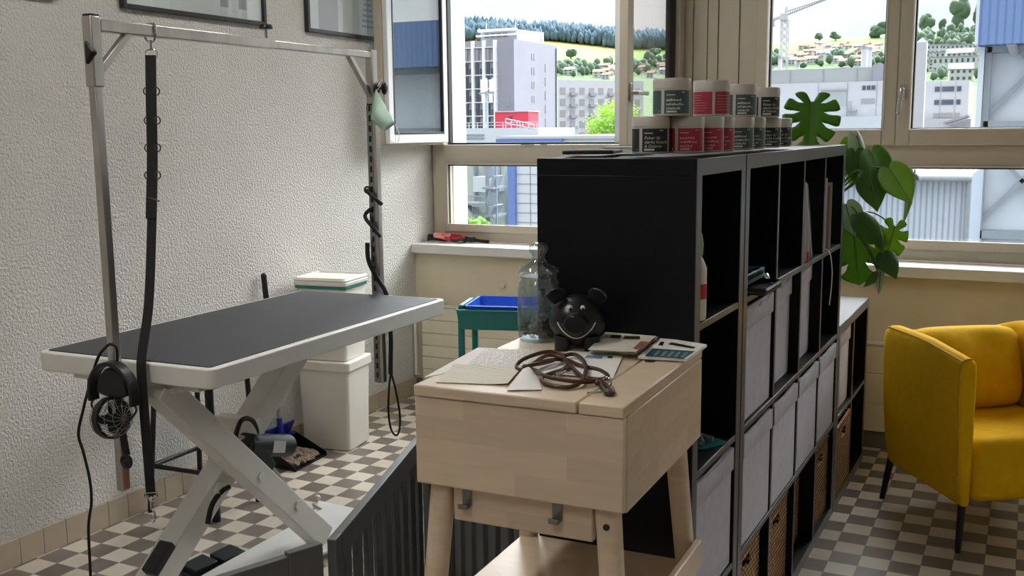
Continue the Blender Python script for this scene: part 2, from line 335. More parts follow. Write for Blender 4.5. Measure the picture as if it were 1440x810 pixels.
    def build(s, name, mt, parent=None, bevel=0, seg=2, smooth=True, world=True, ang=35):
        me = bpy.data.meshes.new(name); bmesh.ops.recalc_face_normals(s.bm, faces=s.bm.faces[:])
        if world and parent is not None: bmesh.ops.transform(s.bm, matrix=wm(parent).inverted(), verts=s.bm.verts[:])
        s.bm.to_mesh(me); s.bm.free()
        if smooth:
            me.polygons.foreach_set('use_smooth', [True]*len(me.polygons))
            try: me.set_sharp_from_angle(angle=math.radians(ang))
            except Exception: pass
        me.materials.append(K[mt] if isinstance(mt, str) else mt)
        o = bpy.data.objects.new(name, me); C.objects.link(o)
        if parent is not None: o.parent = parent; WM[o.name] = wm(parent)
        if bevel:
            b = o.modifiers.new('bevel', 'BEVEL'); b.width = bevel; b.segments = seg; b.limit_method = 'ANGLE'; b.angle_limit = .6; b.harden_normals = False
        return o
def tag(o, label=None, cat=None, group=None, kind=None):
    if label: o['label'] = label
    if cat: o['category'] = cat
    if group: o['group'] = group
    if kind: o['kind'] = kind
    return o
def thing(name, label, cat, loc=(0, 0, 0), rz=0, group=None, rot=None):
    o = bpy.data.objects.new(name, None); C.objects.link(o); o.empty_display_size = .05
    o.location = loc; o.rotation_euler = rot if rot else (0, 0, rz)
    WM[o.name] = Matrix.Translation(loc) @ (o.rotation_euler.to_matrix().to_4x4())
    return tag(o, label, cat, group)
def struct(o): o['kind'] = 'structure'; return o
def copy_tree(o, parent=None):
    c = o.copy(); C.objects.link(c)
    for k in ('label',):
        if parent is None and k in c: pass
    if parent is not None: c.parent = parent
    for ch in [x for x in C.objects if x.parent == o]: copy_tree(ch, c)
    return c
def rrect(x0, x1, y0, y1, r, n=6):
    out = []
    for cx, cy, a0 in ((x1-r, y0+r, -PI/2), (x1-r, y1-r, 0), (x0+r, y1-r, PI/2), (x0+r, y0+r, PI)):
        for i in range(n+1):
            a = a0+PI/2*i/n; out.append((cx+r*math.cos(a), cy+r*math.sin(a)))
    return out
def Tm(x, y, z, rz=0): return Matrix.Translation((x, y, z)) @ Matrix.Rotation(rz, 4, 'Z')
# ================================================================== THE ROOM
RX1, RY0, CZ = 6.2, -3.0, 2.95
struct(MB().box(-.15, RX1+.15, RY0-.15, 4.95, -.2, 0).build('floor', 'floor', smooth=False))
struct(MB().box(-.15, RX1+.15, RY0-.15, 5.06, CZ, CZ+.2).build('ceiling', 'ceil', smooth=False))
struct(MB().box(-.2, 0, RY0-.15, 5.06, 0, CZ).build('wall_left', 'rough', smooth=False))
struct(MB().box(RX1, RX1+.2, RY0-.15, 5.06, 0, CZ).build('wall_right', 'ceil', smooth=False))
struct(MB().box(0, RX1, RY0-.2, RY0, 0, CZ).build('wall_front', 'ceil', smooth=False))
# back wall: parapet, lintel, the two outer cheeks and the solid bit right of the windows
w = MB(); w.box(0, RX1, 4.6, 5.06, 0, .834); w.box(0, RX1, 4.78, 5.06, 2.66, CZ)
struct(w.build('wall_back', 'plaster', smooth=False))
# outer reveals between the windows (white render outside the frames)
w = MB(); w.box(0, .1, 4.89, 5.06, .9, 2.66); w.box(1.53, 1.94, 4.89, 5.06, .9, 2.66); w.box(3.30, 3.70, 4.89, 5.06, .9, 2.66)
w.box(5.05, RX1, 4.8, 5.06, .9, 2.66)
struct(w.build('trim_1', 'frame_w', bevel=.004))
# boxed post between the two windows with vertical joints
w = MB()
for a, b, y in ((1.527, 1.588, 4.80), (1.594, 1.664, 4.80), (1.668, 1.719, 4.80), (1.726, 1.829, 4.797), (1.834, 1.913, 4.80)): w.box(a, b, y, 4.885, .94, 2.66)
w.box(1.56, 1.88, 4.815, 4.88, .94, 2.66)
struct(w.build('trim_2', 'frame', bevel=.002))
w = MB()
for a, b, y in ((3.27, 3.36, 4.80), (3.365, 3.62, 4.797), (3.625, 3.73, 4.80)): w.box(a, b, y, 4.885, .94, 2.66)
struct(w.build('trim_3', 'frame', bevel=.002))
# skirting tiles along the left wall and the far wall
w = MB(); y = RY0+.05+.0
y = 1.865-.1*48
while y < 4.56:
    w.box(0, .012, y+.0012, y+.0988, .0, .1); y += .1
struct(w.build('baseboard_left', 'skirt', bevel=.0015))
struct(MB().box(0, RX1, 4.575, 4.6, 0, .085).build('baseboard_back', 'greyskirt', bevel=.003))
# window boards
s = MB(); s.box(0, 2.2, 4.555, 4.80, .836, .888); struct(s.build('trim_4', 'sill', bevel=.004))
s = MB(); s.box(2.2, RX1, 4.555, 4.80, .836, .888); struct(s.build('trim_5', 'sill', bevel=.004))
# ---- window_1 (left): frame, fixed lower light, two casements standing open
w1 = struct(MB().frame(.011, 1.53, .888, 2.66, .083, 4.80, 4.89, wb=.06, wt=.08).box(.094, 1.45, 4.80, 4.89, 1.345, 1.452).build('window_1', 'frame', bevel=.004))
f = MB().frame(.097, 1.447, .945, 1.347, .02, 4.785, 4.80, wb=.045, wt=.01).build('light_frame', 'frame', w1, bevel=.003)
f = MB().frame(.094, 1.45, .948, 1.345, .016, 4.815, 4.835).frame(.094, 1.45, 1.452, 2.58, .012, 4.845, 4.885).build('seal', 'gasket', w1, bevel=.001)
MB().box(.1, 1.445, 4.838, 4.85, .955, 1.34).build('pane', 'glass', w1)
MB().box(.6, .68, 4.79, 4.80, 1.445, 1.453).box(.72, .76, 4.79, 4.80, 1.445, 1.453).build('striker_plate', 'chrome', w1)
def casement(name, hinge, ang, width, flip, handle=False, gl='glass3'):
    """sash built closed along +x from the hinge, inner face at -y, then swung"""
    M = Matrix.Translation(hinge) @ Matrix.Rotation(ang, 4, 'Z')
    sx = -1 if flip else 1
    def fr(a, b, z0, z1, wd, y0, y1):
        mb = MB(); mb.frame(min(a*sx, b*sx), max(a*sx, b*sx), z0, z1, wd, y0, y1)
        bmesh.ops.transform(mb.bm, matrix=M, verts=mb.bm.verts[:]); return mb
    o = fr(0, width, 1.455, 2.6, .062, -.025, .02).build(name, 'frame', w1, bevel=.004)
    fr(.012, width-.012, 1.468, 2.588, .058, .021, .05).build('outer_frame', 'frame_w', o, bevel=.004)
    fr(.06, width-.06, 1.516, 2.54, .012, .0, .052).build('glazing_seal', 'gasket', o, bevel=.001)
    mb = MB(); mb.box(min(.068*sx, (width-.068)*sx), max(.068*sx, (width-.068)*sx), .014, .020, 1.526, 2.53)
    bmesh.ops.transform(mb.bm, matrix=M, verts=mb.bm.verts[:]); mb.build('pane', gl, o)
    mb = MB(); mb.box(min(.068*sx, (width-.068)*sx), max(.068*sx, (width-.068)*sx), .036, .042, 1.526, 2.53)
    bmesh.ops.transform(mb.bm, matrix=M, verts=mb.bm.verts[:]); mb.build('pane', gl, o)
    if handle:
        mb = MB(); x = (width-.03)*sx
        mb.box(x-.014, x+.014, -.035, -.025, 1.66, 1.745); mb.cyl((x, -.035, 1.70), (x, -.06, 1.70), .009, seg=12); mb.beam((x, -.06, 1.70), (x-.11*sx, -.064, 1.698), .012, .018)
        bmesh.ops.transform(mb.bm, matrix=M, verts=mb.bm.verts[:]); mb.build('handle', 'steel', o, bevel=.003)
    return o
casement('casement', (.085, 4.79, 0), math.radians(-88.5), .67, False)
casement('casement', (1.525, 4.79, 0), math.radians(84.5), .67, True, True, 'glass')
# ---- window_2 (right): two closed casements over fixed lights
def closed_window(name, x0, x1, meet):
    W = struct(MB().frame(x0, x1, .888, 2.66, .05, 4.80, 4.89, wb=.06, wt=.08).box(x0+.05, x1-.05, 4.80, 4.89, 1.345, 1.445).build(name, 'frame', bevel=.004))
    MB().frame(x0+.055, x1-.055, .945, 1.347, .02, 4.785, 4.80, wb=.045, wt=.01).build('light_frame', 'frame', W, bevel=.003)
    MB().frame(x0+.05, x1-.05, .95, 1.345, .016, 4.815, 4.835).build('seal', 'gasket', W, bevel=.001)
    MB().box(x0+.055, x1-.055, 4.838, 4.85, .955, 1.34).build('pane', 'glass', W)
    for i, (a, b) in enumerate(((x0+.022, meet-.0015), (meet+.0015, x1-.022))):
        c = MB().frame(a, b, 1.442, 2.62, .062, 4.765, 4.81, wb=.078, wt=.07).build('casement', 'frame', W, bevel=.005)
        MB().frame(a+.056, b-.056, 1.511, 2.555, .013, 4.80, 4.83).build('glazing_seal', 'gasket', c, bevel=.001)
        MB().frame(a+.055, b-.055, 1.512, 2.556, .006, 4.760, 4.766).build('glazing_bead', 'frame_w', c)
        MB().box(a+.058, b-.058, 4.815, 4.825, 1.515, 2.55).build('pane', 'glass', c)
        if i == 1:
            h = MB(); x = a+.024; h.box(x-.013, x+.013, 4.754, 4.765, 1.655, 1.725); h.cyl((x, 4.755, 1.70), (x, 4.72, 1.70), .008, seg=12)
            h.beam((x, 4.722, 1.71), (x-.012, 4.718, 1.585), .018, .011, (0, -1, 0)); h.build('handle', 'chrome', c, bevel=.004)
    return W
closed_window('window_2', 1.90, 3.30, 2.60)
closed_window('window_3', 3.70, 5.05, 4.37)
# ---- ribbed heater panel under the windows, its pipe and the round cap on the wall
def radiator(x0, x1, zs, label):
    t = thing('panel_radiator', label, 'radiator', ((x0+x1)/2, 4.57, 0))
    e = zs[:]; mb = MB()
    for a, b in zip(e, e[1:]): mb.box(x0, x1, 4.545, 4.572, a+.0015, b-.0015)
    mb.box(x0+.004, x1-.004, 4.553, 4.571, e[0], e[-1]); mb.build('ribbed_panel', 'rad', t, bevel=.003)
    MB().box(x0, x1, 4.540, 4.574, e[-1], e[-1]+.012).build('top_grille', 'sill', t, bevel=.002)
    for x in (x0+.12, x1-.12): MB().box(x-.015, x+.015, 4.55, 4.57, 0, e[0]+.004).build('foot', 'rad', t, bevel=.002)
    return t
radiator(.066, 2.10, [.088, .158, .232, .30, .373, .45, .53], 'cream ribbed radiator behind the teal trolley under the left window')
radiator(2.30, 5.0, [.088, .225, .372, .51], 'cream panel radiator behind the yellow armchair')
p = MB().tube([(.022, 4.545, .43), (.022, 4.545, .12)], .009, 10, smooth=False).tube([(.022, 4.545, .12), (.022, 4.58, .105)], .009, 10, smooth=False).build('heating_pipe', 'whitemetal')
tag(p, 'thin white vertical pipe in the far left corner beside the ribbed radiator', 'pipe')
c = MB().cyl((.572, 4.585, .673), (.572, 4.601, .673), .017, seg=24).torus((.572, 4.588, .673), .016, .003, 'Y').build('wall_cap', 'plaster')
tag(c, 'small round cream cap on the wall below the left window sill', 'cap')
# ---- pictures on the left wall
def picture(y0, y1, z1, label, kind):
    t = thing('framed_picture', label, 'picture', (0, (y0+y1)/2, 2.014), 0, None); z0 = 2.014
    mb = MB(); w_ = .018
    mb.box(0, .026, y0, y0+w_, z0, z1); mb.box(0, .026, y1-w_, y1, z0, z1); mb.box(0, .026, y0+w_, y1-w_, z0, z0+w_); mb.box(0, .026, y0+w_, y1-w_, z1-w_, z1)
    mb.build('frame', 'picframe', t, bevel=.002)
    pr = MB().box(.004, .010, y0+w_, y1-w_, z0+w_, z1-w_).build('print', 'print_reflection', t)
    a = MB(); L_ = y1-y0  # pale print and its bands paint in window reflections; the tree is drawn
    if kind == 1:
        for u, v in ((.14, .26), (.66, .72), (.80, .86)): a.box(.0101, .011, y0+L_*u, y0+L_*v, z0+.06, z1-.05)
    else:
        a.box(.0101, .011, y0+L_*.16, y0+L_*.40, z0+.02, z1-.03)
        for k in range(9):
            zc = z0+.06+k*.028; hw = .055-.005*k; a.box(.0101, .011, y0+L_*.80-hw, y0+L_*.80+hw, zc, zc+.012)
        a.box(.0101, .011, y0+L_*.80-.004, y0+L_*.80+.004, z0+.03, z0+.32)
    a.build('drawing', 'grey_band', pr)
    MB().box(.012, .0145, y0+w_, y1-w_, z0+w_, z1-w_).build('pane', 'glass', t)
picture(2.498, 3.338, 2.61, 'dark framed picture on the wall above the middle of the table arm', 1)
picture(3.643, 4.30, 2.61, 'dark framed picture with a tree, next to the open window sash', 2)
picture(1.36, 2.20, 2.61, 'picture frame mostly out of view at the top left corner', 1)
# ---- fill lamps on the ceiling, added out of view to brighten the room
for i, (x, y) in enumerate(((1.3, .9), (1.3, 3.1), (2.5, -1.1))):
    t = thing('fill_lamp', 'added long white fill lamp', 'fill lamp', (x, y, CZ-.07), 0, 'added fill lamps on the ceiling')
    MB().box(x-.1, x+.1, y-.62, y+.62, CZ-.06, CZ).build('housing', 'lampwhite', t, bevel=.006)
    MB().box(x-.085, x+.085, y-.60, y+.60, CZ-.072, CZ-.0605).build('diffuser', 'lampglow', t, bevel=.003)
# ================================================================== BLACK-BROWN CUBE SHELVES
BX, BY, BR = 2.5363, 1.7148, .0106
def shelf_world(al, out, z):
    """along the row, outwards from the open front, height"""
    return (BX+al*math.sin(BR)+out*math.cos(BR), BY+al*math.cos(BR)-out*math.sin(BR), z)
CELL, IN, OUT, DEP = .335, .016, .038, .39
def cube_shelf(al, cols, rows, label):
    t = thing('cube_shelf', label, 'shelf', shelf_world(al, 0, 0), -BR)
    Wd = 2*OUT+cols*CELL+(cols-1)*IN; H = 2*OUT+rows*CELL+(rows-1)*IN
    L = lambda mb, nm: mb.build(nm, 'ink', t, bevel=.0015, world=False)
    def edged(mb, nm, edge):
        o = L(mb, nm); edge.build('front_edge', 'ink_lit_edge', o, bevel=.001, world=False); return o
    edged(MB().box(-DEP, -.002, 0, Wd, H-OUT, H), 'top_board', MB().box(-.002, 0, 0, Wd, H-OUT, H))
    edged(MB().box(-DEP, -.002, 0, Wd, 0, OUT), 'bottom_board', MB().box(-.002, 0, 0, Wd, 0, OUT))
    for y in (0, Wd-OUT): edged(MB().box(-DEP, -.002, y, y+OUT, OUT, H-OUT), 'side_panel', MB().box(-.002, 0, y, y+OUT, OUT, H-OUT))
    for r in range(1, rows):
        z = OUT+r*CELL+(r-1)*IN; edged(MB().box(-DEP+.006, -.003, OUT, Wd-OUT, z, z+IN), 'shelf_board', MB().box(-.003, -.001, OUT, Wd-OUT, z, z+IN))
    for c in range(1, cols):
        y = OUT+c*CELL+(c-1)*IN
        for r in range(rows):
            z = OUT+r*(CELL+IN); edged(MB().box(-DEP+.006, -.004, y, y+IN, z, z+CELL), 'divider', MB().box(-.004, -.002, y, y+IN, z, z+CELL))
    L(MB().box(-DEP, -DEP+.005, OUT*.5, Wd-OUT*.5, OUT*.5, H-OUT*.5), 'back_panel')
    return t
cube_shelf(0, 1, 4, 'tall narrow black shelf right behind the birch desk, one cube wide')
cube_shelf(.42, 4, 4, 'tall wide black cube shelf with grey fabric boxes, four cubes wide')
cube_shelf(1.892, 2, 2, 'low black cube shelf beyond the tall shelves, near the armchair')
cell_y = lambda a0, i: a0+OUT+i*(CELL+IN)
cell_z = lambda r: OUT+r*(CELL+IN)
# ---- grey fabric boxes: a body, a folded rim band
def fabric_box(al, z, rec, label, h=.315, sag=.006):
    w_ = .322; d = .34
    t = thing('fabric_box', label, 'storage box', shelf_world(al+CELL/2, -rec-d/2, z+.001), -BR, 'grey fabric boxes in the shelves')
    b = MB(); th = .004
    b.box(-d/2, d/2, -w_/2, w_/2, 0, th); b.box(d/2-th, d/2, -w_/2, w_/2, th, h); b.box(-d/2, -d/2+th, -w_/2, w_/2, th, h)
    b.box(-d/2+th, d/2-th, -w_/2, -w_/2+th, th, h); b.box(-d/2+th, d/2-th, w_/2-th, w_/2, th, h); b.build('box_body', 'felt', t, bevel=.002, world=False)
    r = MB(); n = 12
    g = []
    for k in range(n+1):
        y = -w_/2-.001+(w_+.002)*k/n; dz = -sag*math.sin(PI*k/n)*random.uniform(.5, 1.4)+.002*random.random()
        g.append([r.bm.verts.new(v) for v in ((d/2+.0005, y, h-.06+random.uniform(-.002, .002)), (d/2+.006, y, h-.055), (d/2+.0055, y, h+dz), (d/2-.006, y, h+dz+.002), (d/2-.006, y, h-.01))])
    for A, B in zip(g, g[1:]):
        for q in range(4): r.bm.faces.new((A[q], A[q+1], B[q+1], B[q]))
    r.build('folded_rim', 'felt', t, world=False, ang=60)
    return t
A2 = .42
for i, rec in ((0, .012), (1, .035), (2, .04)):
    fabric_box(cell_y(A2, i), cell_z(2), rec, ('grey fabric box in the second row down, nearest the thick upright', 'grey fabric box in the second row down, middle of its three', 'grey fabric box in the second row down, farthest and set back')[i], sag=.016)
for i in range(4):
    fabric_box(cell_y(A2, i), cell_z(1), .006, ('grey fabric box in the third row, nearest the desk', 'grey fabric box second from the desk in the third row', 'grey fabric box third from the desk in the third row', 'grey fabric box in the third row, farthest of the four')[i])
fabric_box(cell_y(0, 0), cell_z(1), .008, 'grey fabric box in the narrow shelf by the desk leg')
fabric_box(cell_y(1.892, 0), cell_z(1), .02, 'grey fabric box in the low shelf next to the tall one')
# ---- wicker baskets
def basket(al, z, rec, label):
    w_, d, h = .318, .312, .30
    t = thing('wicker_basket', label, 'basket', shelf_world(al+CELL/2, -rec-d/2, z+.001), -BR, 'wicker baskets on the bottom shelves')
    b = MB(); th = .012
    b.box(-d/2, d/2, -w_/2, w_/2, 0, th); b.box(d/2-th, d/2, -w_/2, -.045, th, h-.01); b.box(d/2-th, d/2, .045, w_/2, th, h-.01); b.box(d/2-th, d/2, -.045, .045, th, h-.075); b.box(d/2-th, d/2, -.045, .045, h-.035, h-.01)
    b.box(-d/2, -d/2+th, -w_/2, w_/2, th, h-.01); b.box(-d/2+th, d/2-th, -w_/2, -w_/2+th, th, h-.01); b.box(-d/2+th, d/2-th, w_/2-th, w_/2, th, h-.01)
    b.build('woven_body', 'wicker', t, world=False)
    q = [(d/2-.004, -w_/2+.004), (d/2-.004, w_/2-.004), (-d/2+.004, w_/2-.004), (-d/2+.004, -w_/2+.004)]
    MB().tube([(x, y, h-.006) for x, y in q], .010, 8, True, False).build('rim', 'wicker', t, world=False)
    MB().tube([(x, y, .012) for x, y in q], .009, 8, True, False).build('base_rim', 'wicker', t, world=False)
for i, rec in enumerate((.028, .022, .055, .018)):
    basket(cell_y(A2, i), cell_z(0), rec, ('wicker basket in the bottom row, nearest the desk', 'wicker basket second from the desk in the bottom row', 'wicker basket third from the desk, set far back in the bottom row', 'wicker basket in the bottom row at the far end of the tall shelf')[i])
basket(cell_y(1.892, 0), cell_z(0), .002, 'wicker basket in the low shelf near the armchair')
# ---- odds and ends in the open cubes
t = thing('spray_bottle', 'tall bottle with a green cap standing in the top cube of the narrow shelf', 'bottle', shelf_world(.088, -.030, cell_z(3)+.001))
MB().lathe([(0, 0), (.026, 0), (.028, .006), (.028, .12), (.022, .135), (.014, .15)]).build('bottle_body', 'whiteplast', t, world=False)
MB().lathe([(.0286, .05), (.0286, .085)]).build('label_band', 'red', t, world=False)
MB().lathe([(.014, .148), (.018, .15), (.02, .175), (.016, .20), (.008, .206), (0, .206)]).build('cap', 'bottlegreen', t, world=False)
def leaning(name, label, cat, al, z, rows, group=None, mt='lilac', h=.29, lean=.0, th=.006, d=.21, rec=.02, sleeve=False):
    t = thing(name, label, cat, shelf_world(al, -rec-d/2, z+.001), -BR, group)
    M = Matrix.Rotation(lean, 4, 'X')
    mb = MB(); mb.box(-d/2, d/2-.004, -th/2, th/2, 0, h); bmesh.ops.transform(mb.bm, matrix=M, verts=mb.bm.verts[:]); mb.build('pages', 'paper', t, world=False)
    mb = MB(); mb.box(-d/2, d/2, -th/2-.0012, -th/2, 0, h+.002); mb.box(-d/2, d/2, th/2, th/2+.0012, 0, h+.002); mb.box(-d/2-.0012, -d/2, -th/2, th/2, 0, h+.002)
    bmesh.ops.transform(mb.bm, matrix=M, verts=mb.bm.verts[:]); mb.build('cover', mt, t, world=False)
    if rows:
        mb = MB(); mb.box(d/2-.004, d/2+.0012, -th/2-.0014, th/2+.0014, .0, .035); bmesh.ops.transform(mb.bm, matrix=M, verts=mb.bm.verts[:]); mb.build('spine_label', 'red', t, world=False)
    return t
y2 = cell_y(A2, 2); z3 = cell_z(3)
leaning('brochure', 'upright brochure against the divider in the third top cube', 'brochure', y2+.020, z3, 0, 'brochures in the third top cube', h=.262, th=.010, lean=.03, rec=.001)
leaning('brochure', 'brochure with a red foot leaning in the third top cube', 'brochure', y2+.092, z3, 1, 'brochures in the third top cube', h=.262, lean=.23, th=.012, rec=.001)
leaning('brochure', 'clear sleeved brochure leaning outermost in the third top cube', 'brochure', y2+.175, z3, 0, 'brochures in the third top cube', 'sleeve', h=.29, lean=.49, th=.004, rec=.001)
y3 = cell_y(A2, 3)
leaning('booklet', 'tall pale booklet nearest the divider in the fourth top cube', 'booklet', y3+.020, z3, 0, 'booklets in the fourth top cube', h=.26, th=.012, rec=.001)
leaning('booklet', 'thin reddish booklet standing in the middle of the fourth top cube', 'booklet', y3+.075, z3, 0, 'booklets in the fourth top cube', 'orange', h=.23, th=.012, rec=.001)
leaning('booklet', 'grey booklet standing farthest right in the fourth top cube', 'booklet', y3+.115, z3, 0, 'booklets in the fourth top cube', 'grey_band', h=.24, th=.014, rec=.001)
y0 = cell_y(A2, 0)
t = thing('ring_binder', 'teal binder lying on a black tray in the open top cube', 'binder', shelf_world(y0+.12, -.10, z3+.022), -BR)
mb = MB(); mb.prism(rrect(-.085, .085, -.10, .13, .008), 0, .028); mb.build('binder_cover', 'tealbook', t, bevel=.002, world=False)
mb = MB()
mb.tube([(.075+.012*math.cos(a), -.085+.19*a/(2*PI*12), .018+.012*math.sin(a)) for a in [2*PI*k/10 for k in range(121)]], .0015, 5, False, False)
mb.build('wire_spiral', 'black', t, world=False)
t = thing('clip_tray', 'black shallow tray sticking out under the teal binder', 'tray', shelf_world(y0+.12, -.085, z3+.001), -BR)
MB().prism(rrect(-.10, .125, -.09, .11, .012), 0, .006).build('tray_base', 'black', t, world=False)
MB().tube([(x, y, .013) for x, y in rrect(-.097, .122, -.087, .107, .012, 3)], .006, 6, True, False).build('tray_rim', 'black', t, world=False)
t = tag(MB().ell((0, 0, .016), (.014, .02, .015), 14).build('tape_roller', 'chrome'), 'small shiny roller at the shelf edge beside the teal binder', 'roller'); t.location = shelf_world(y0+.27, -.02, z3)
co = MB().tube([shelf_world(y3+.06, -.05, z3+.004), shelf_world(y3+.05, .004, z3+.006), shelf_world(y3+.09, .012, z3-.05), shelf_world(y3+.12, .009, z3-.12), shelf_world(y3+.10, .007, z3-.2)], .0022, 6).build('loose_string', 'whiteplast')
tag(co, 'thin white cord dangling over the shelf edge under the booklets', 'cord')
t = thing('nail_clipper_card', 'teal packaged clipper lying in the narrow shelf above its grey box', 'packet', shelf_world(.285, -.095, cell_z(2)+.001), -BR+1.1)
MB().prism(rrect(-.05, .05, -.085, .085, .008), 0, .004).build('card', 'teal', t, world=False)
MB().tube([(-.03, -.07, .012), (0, -.02, .02), (.02, .05, .014)], .008, 8).tube([(.02, -.06, .012), (0, -.01, .018), (-.02, .05, .012)], .006, 8).build('clipper', 'print_dim', t, world=False)
t = thing('tissue_packet', 'small pale packet at the front of the narrow shelf behind the desk corner', 'packet', shelf_world(.07, -.06, cell_z(2)+.001), -BR)
MB().prism(rrect(-.04, .04, -.03, .03, .01), 0, .022).build('wrapper', 'lilac', t, bevel=.006, world=False)
# ---- white tubs with coloured labels on top of the shelf
def text_mesh(body, size, italic=False):
    cu = bpy.data.curves.new('t', 'FONT'); cu.body = body; cu.size = size; cu.shear = .25 if italic else 0
    o = bpy.data.objects.new('t', cu); C.objects.link(o); bpy.context.view_layer.update()
    me = bpy.data.meshes.new_from_object(o.evaluated_get(bpy.context.evaluated_depsgraph_get())); bpy.data.objects.remove(o)
    vs = [tuple(v.co) for v in me.vertices]; fs = [tuple(p.vertices) for p in me.polygons]; bpy.data.meshes.remove(me); return vs, fs
R_J, H_J = .0445, .086
def bend(mb, vs, fs, a0, z0, r):
    n = [mb.bm.verts.new((r*math.sin(a0+x/r), -r*math.cos(a0+x/r), z0+y)) for x, y, _ in vs]
    for q in fs:
        try: mb.bm.faces.new([n[i] for i in q])
        except ValueError: pass
def patch(mb, a0, a1, z0, z1, r, n=10):
    g = [[mb.bm.verts.new((r*math.sin(a0+(a1-a0)*k/n), -r*math.cos(a0+(a1-a0)*k/n), z)) for z in (z0, z1)] for k in range(n+1)]
    for A, B in zip(g, g[1:]): mb.bm.faces.new((A[0], B[0], B[1], A[1]))
def tub(lab, pr, words, back):
    t = thing('supplement_tub', '', 'tub', (0, 0, 0), 0, 'white labelled tubs on top of the shelf')
    MB().lathe([(0, 0), (.041, 0), (R_J-.001, .003), (R_J-.001, .060), (.043, .063), (0, .063)], seg=40).build('tub_body', 'jarwhite', t, world=False)
    MB().lathe([(.043, .0625), (R_J, .0628), (R_J, .082), (.0425, .0855), (.040, H_J), (0, H_J)], seg=40).build('lid', 'jarwhite', t, world=False)
    l = MB(); r = R_J-.0006
    for a, b_ in ((-.60, .92), (1.10, 2.5), (2.66, 3.86), (4.02, 5.50)): patch(l, a, b_, .005, .058, r)
    L = l.build('label', lab, t, world=False)
    p = MB(); r += .0004; a0 = -.60+.12
    if words:
        for k, wd in enumerate(words): bend(p, *text_mesh(wd, .0098, True), a0, .0335-.0095*k, r)
    else:
        for k, ln in enumerate((.034, .040, .030)):
            z = .0335-.0095*k; x = 0
            while x < ln:
                q = random.uniform(.0015, .0035); patch(p, a0+x/r, a0+(x+q)/r, z, z+random.uniform(.003, .0055), r, 2); x += q+random.uniform(.0007, .0016)
    patch(p, a0, a0+.020/r, .0465, .0485, r, 4); patch(p, a0+.036/r, a0+.046/r, .0525, .0545, r, 3); patch(p, a0, a0+.024/r, .0078, .0118, r, 4)
    for k in range(7): patch(p, 1.13, 1.13+random.uniform(.7, 1.2), .013+k*.006, .0138+k*.006, r, 6)
    p.build('label_print', pr, L, world=False, smooth=False)
    q = MB()
    for k in range(6):
        z = .014+k*.0068; q_ = random.uniform(.8, 1.25); patch(q, 2.75, 2.75+q_, z, z+.0009, r, 8)
    for k in range(6): patch(q, 4.12, 4.12+random.uniform(.8, 1.2), .014+k*.0068, .0149+k*.0068, r, 8)
    patch(q, 5.32, 5.40, .008, .012, r, 2); q.build('small_print', 'print_dim' if lab != 'lab_red' else 'print_pink', L, world=False, smooth=False)
    return t
proto = {'d': tub('lab_dark', 'print', ('Pulver f\u00fcr', 'starke Knochen', '& Gelenke'), 0), 'r': tub('lab_red', 'print_pink', None, 0), 'g': tub('lab_grey', 'print', None, 0)}
used = set()
ZT = 1.4725
def put_tub(k, pos, face, label):
    o = proto[k] if k not in used else copy_tree(proto[k]); used.add(k)
    o.location = pos; o['label'] = label
    d = Vector((CAM.x-pos[0], CAM.y-pos[1])); base = math.atan2(d.x, -d.y)
    o.rotation_euler = (0, 0, base+face); return o
def online(px, X, z): v = at(px, 210, 0, X); return (X, v.y, z)
put_tub('d', (2.385, 1.842, ZT), .13, 'dark labelled tub at the near left end of the bottom row of tubs')
put_tub('r', (2.450, 1.905, ZT), .18, 'red labelled tub beside the dark one at the front of the bottom row')
put_tub('r', (2.473, 1.993, ZT), .35, 'red labelled tub second of the three reds in the bottom row')
put_tub('r', (2.475, 2.084, ZT), .4, 'red labelled tub farthest of the three reds, barely showing in the bottom row')
put_tub('g', online(1036, 2.48, ZT), .3, 'grey green labelled tub in the bottom row right after the red ones')
put_tub('g', online(1053, 2.48, ZT), .35, 'grey green labelled tub half hidden in the bottom row before the dark pair')
put_tub('d', online(1076, 2.483, ZT), .35, 'dark labelled tub second from the right end of the bottom row')
put_tub('d', online(1092, 2.483, ZT), .4, 'dark labelled tub at the far right end of the bottom row')
Z2 = ZT+H_J+.0005
put_tub('g', (2.427, 1.866, Z2), .2, 'grey green labelled tub at the left end of the upper row of tubs')
put_tub('r', online(999, 2.478, Z2), -2.45, 'red labelled tub in the upper row turned with its back label out')
put_tub('g', online(1039, 2.48, Z2), .35, 'grey green labelled tub in the upper row between the red and the dark one')
put_tub('d', online(1073, 2.483, Z2), .4, 'dark labelled tub at the right end of the upper row of tubs')
t = thing('tablet_computer', 'thin black tablet lying on the near left edge of the shelf top', 'tablet', (2.215, 1.90, ZT-.001), .25)
MB().prism(rrect(-.062, .062, -.10, .10, .01), 0, .009).build('tablet_body', 'black', t, bevel=.002, world=False)
MB().prism(rrect(-.056, .056, -.094, .094, .004), .009, .0095).build('screen', 'charcoal', t, world=False)
t = thing('notebook', 'pale notebook lying behind the black tablet on the shelf top', 'notebook', (2.24, 2.08, ZT-.001), .1)
MB().prism(rrect(-.05, .05, -.07, .07, .004), 0, .011).build('pages', 'paper', t, world=False)
MB().prism(rrect(-.052, .052, -.072, .072, .004), .011, .0128).build('cover', 'grey_band', t, world=False)
K['o_blue_ink'] = mat('blue ink', (110, 150, 190), .6, var=.2, vscale=120)
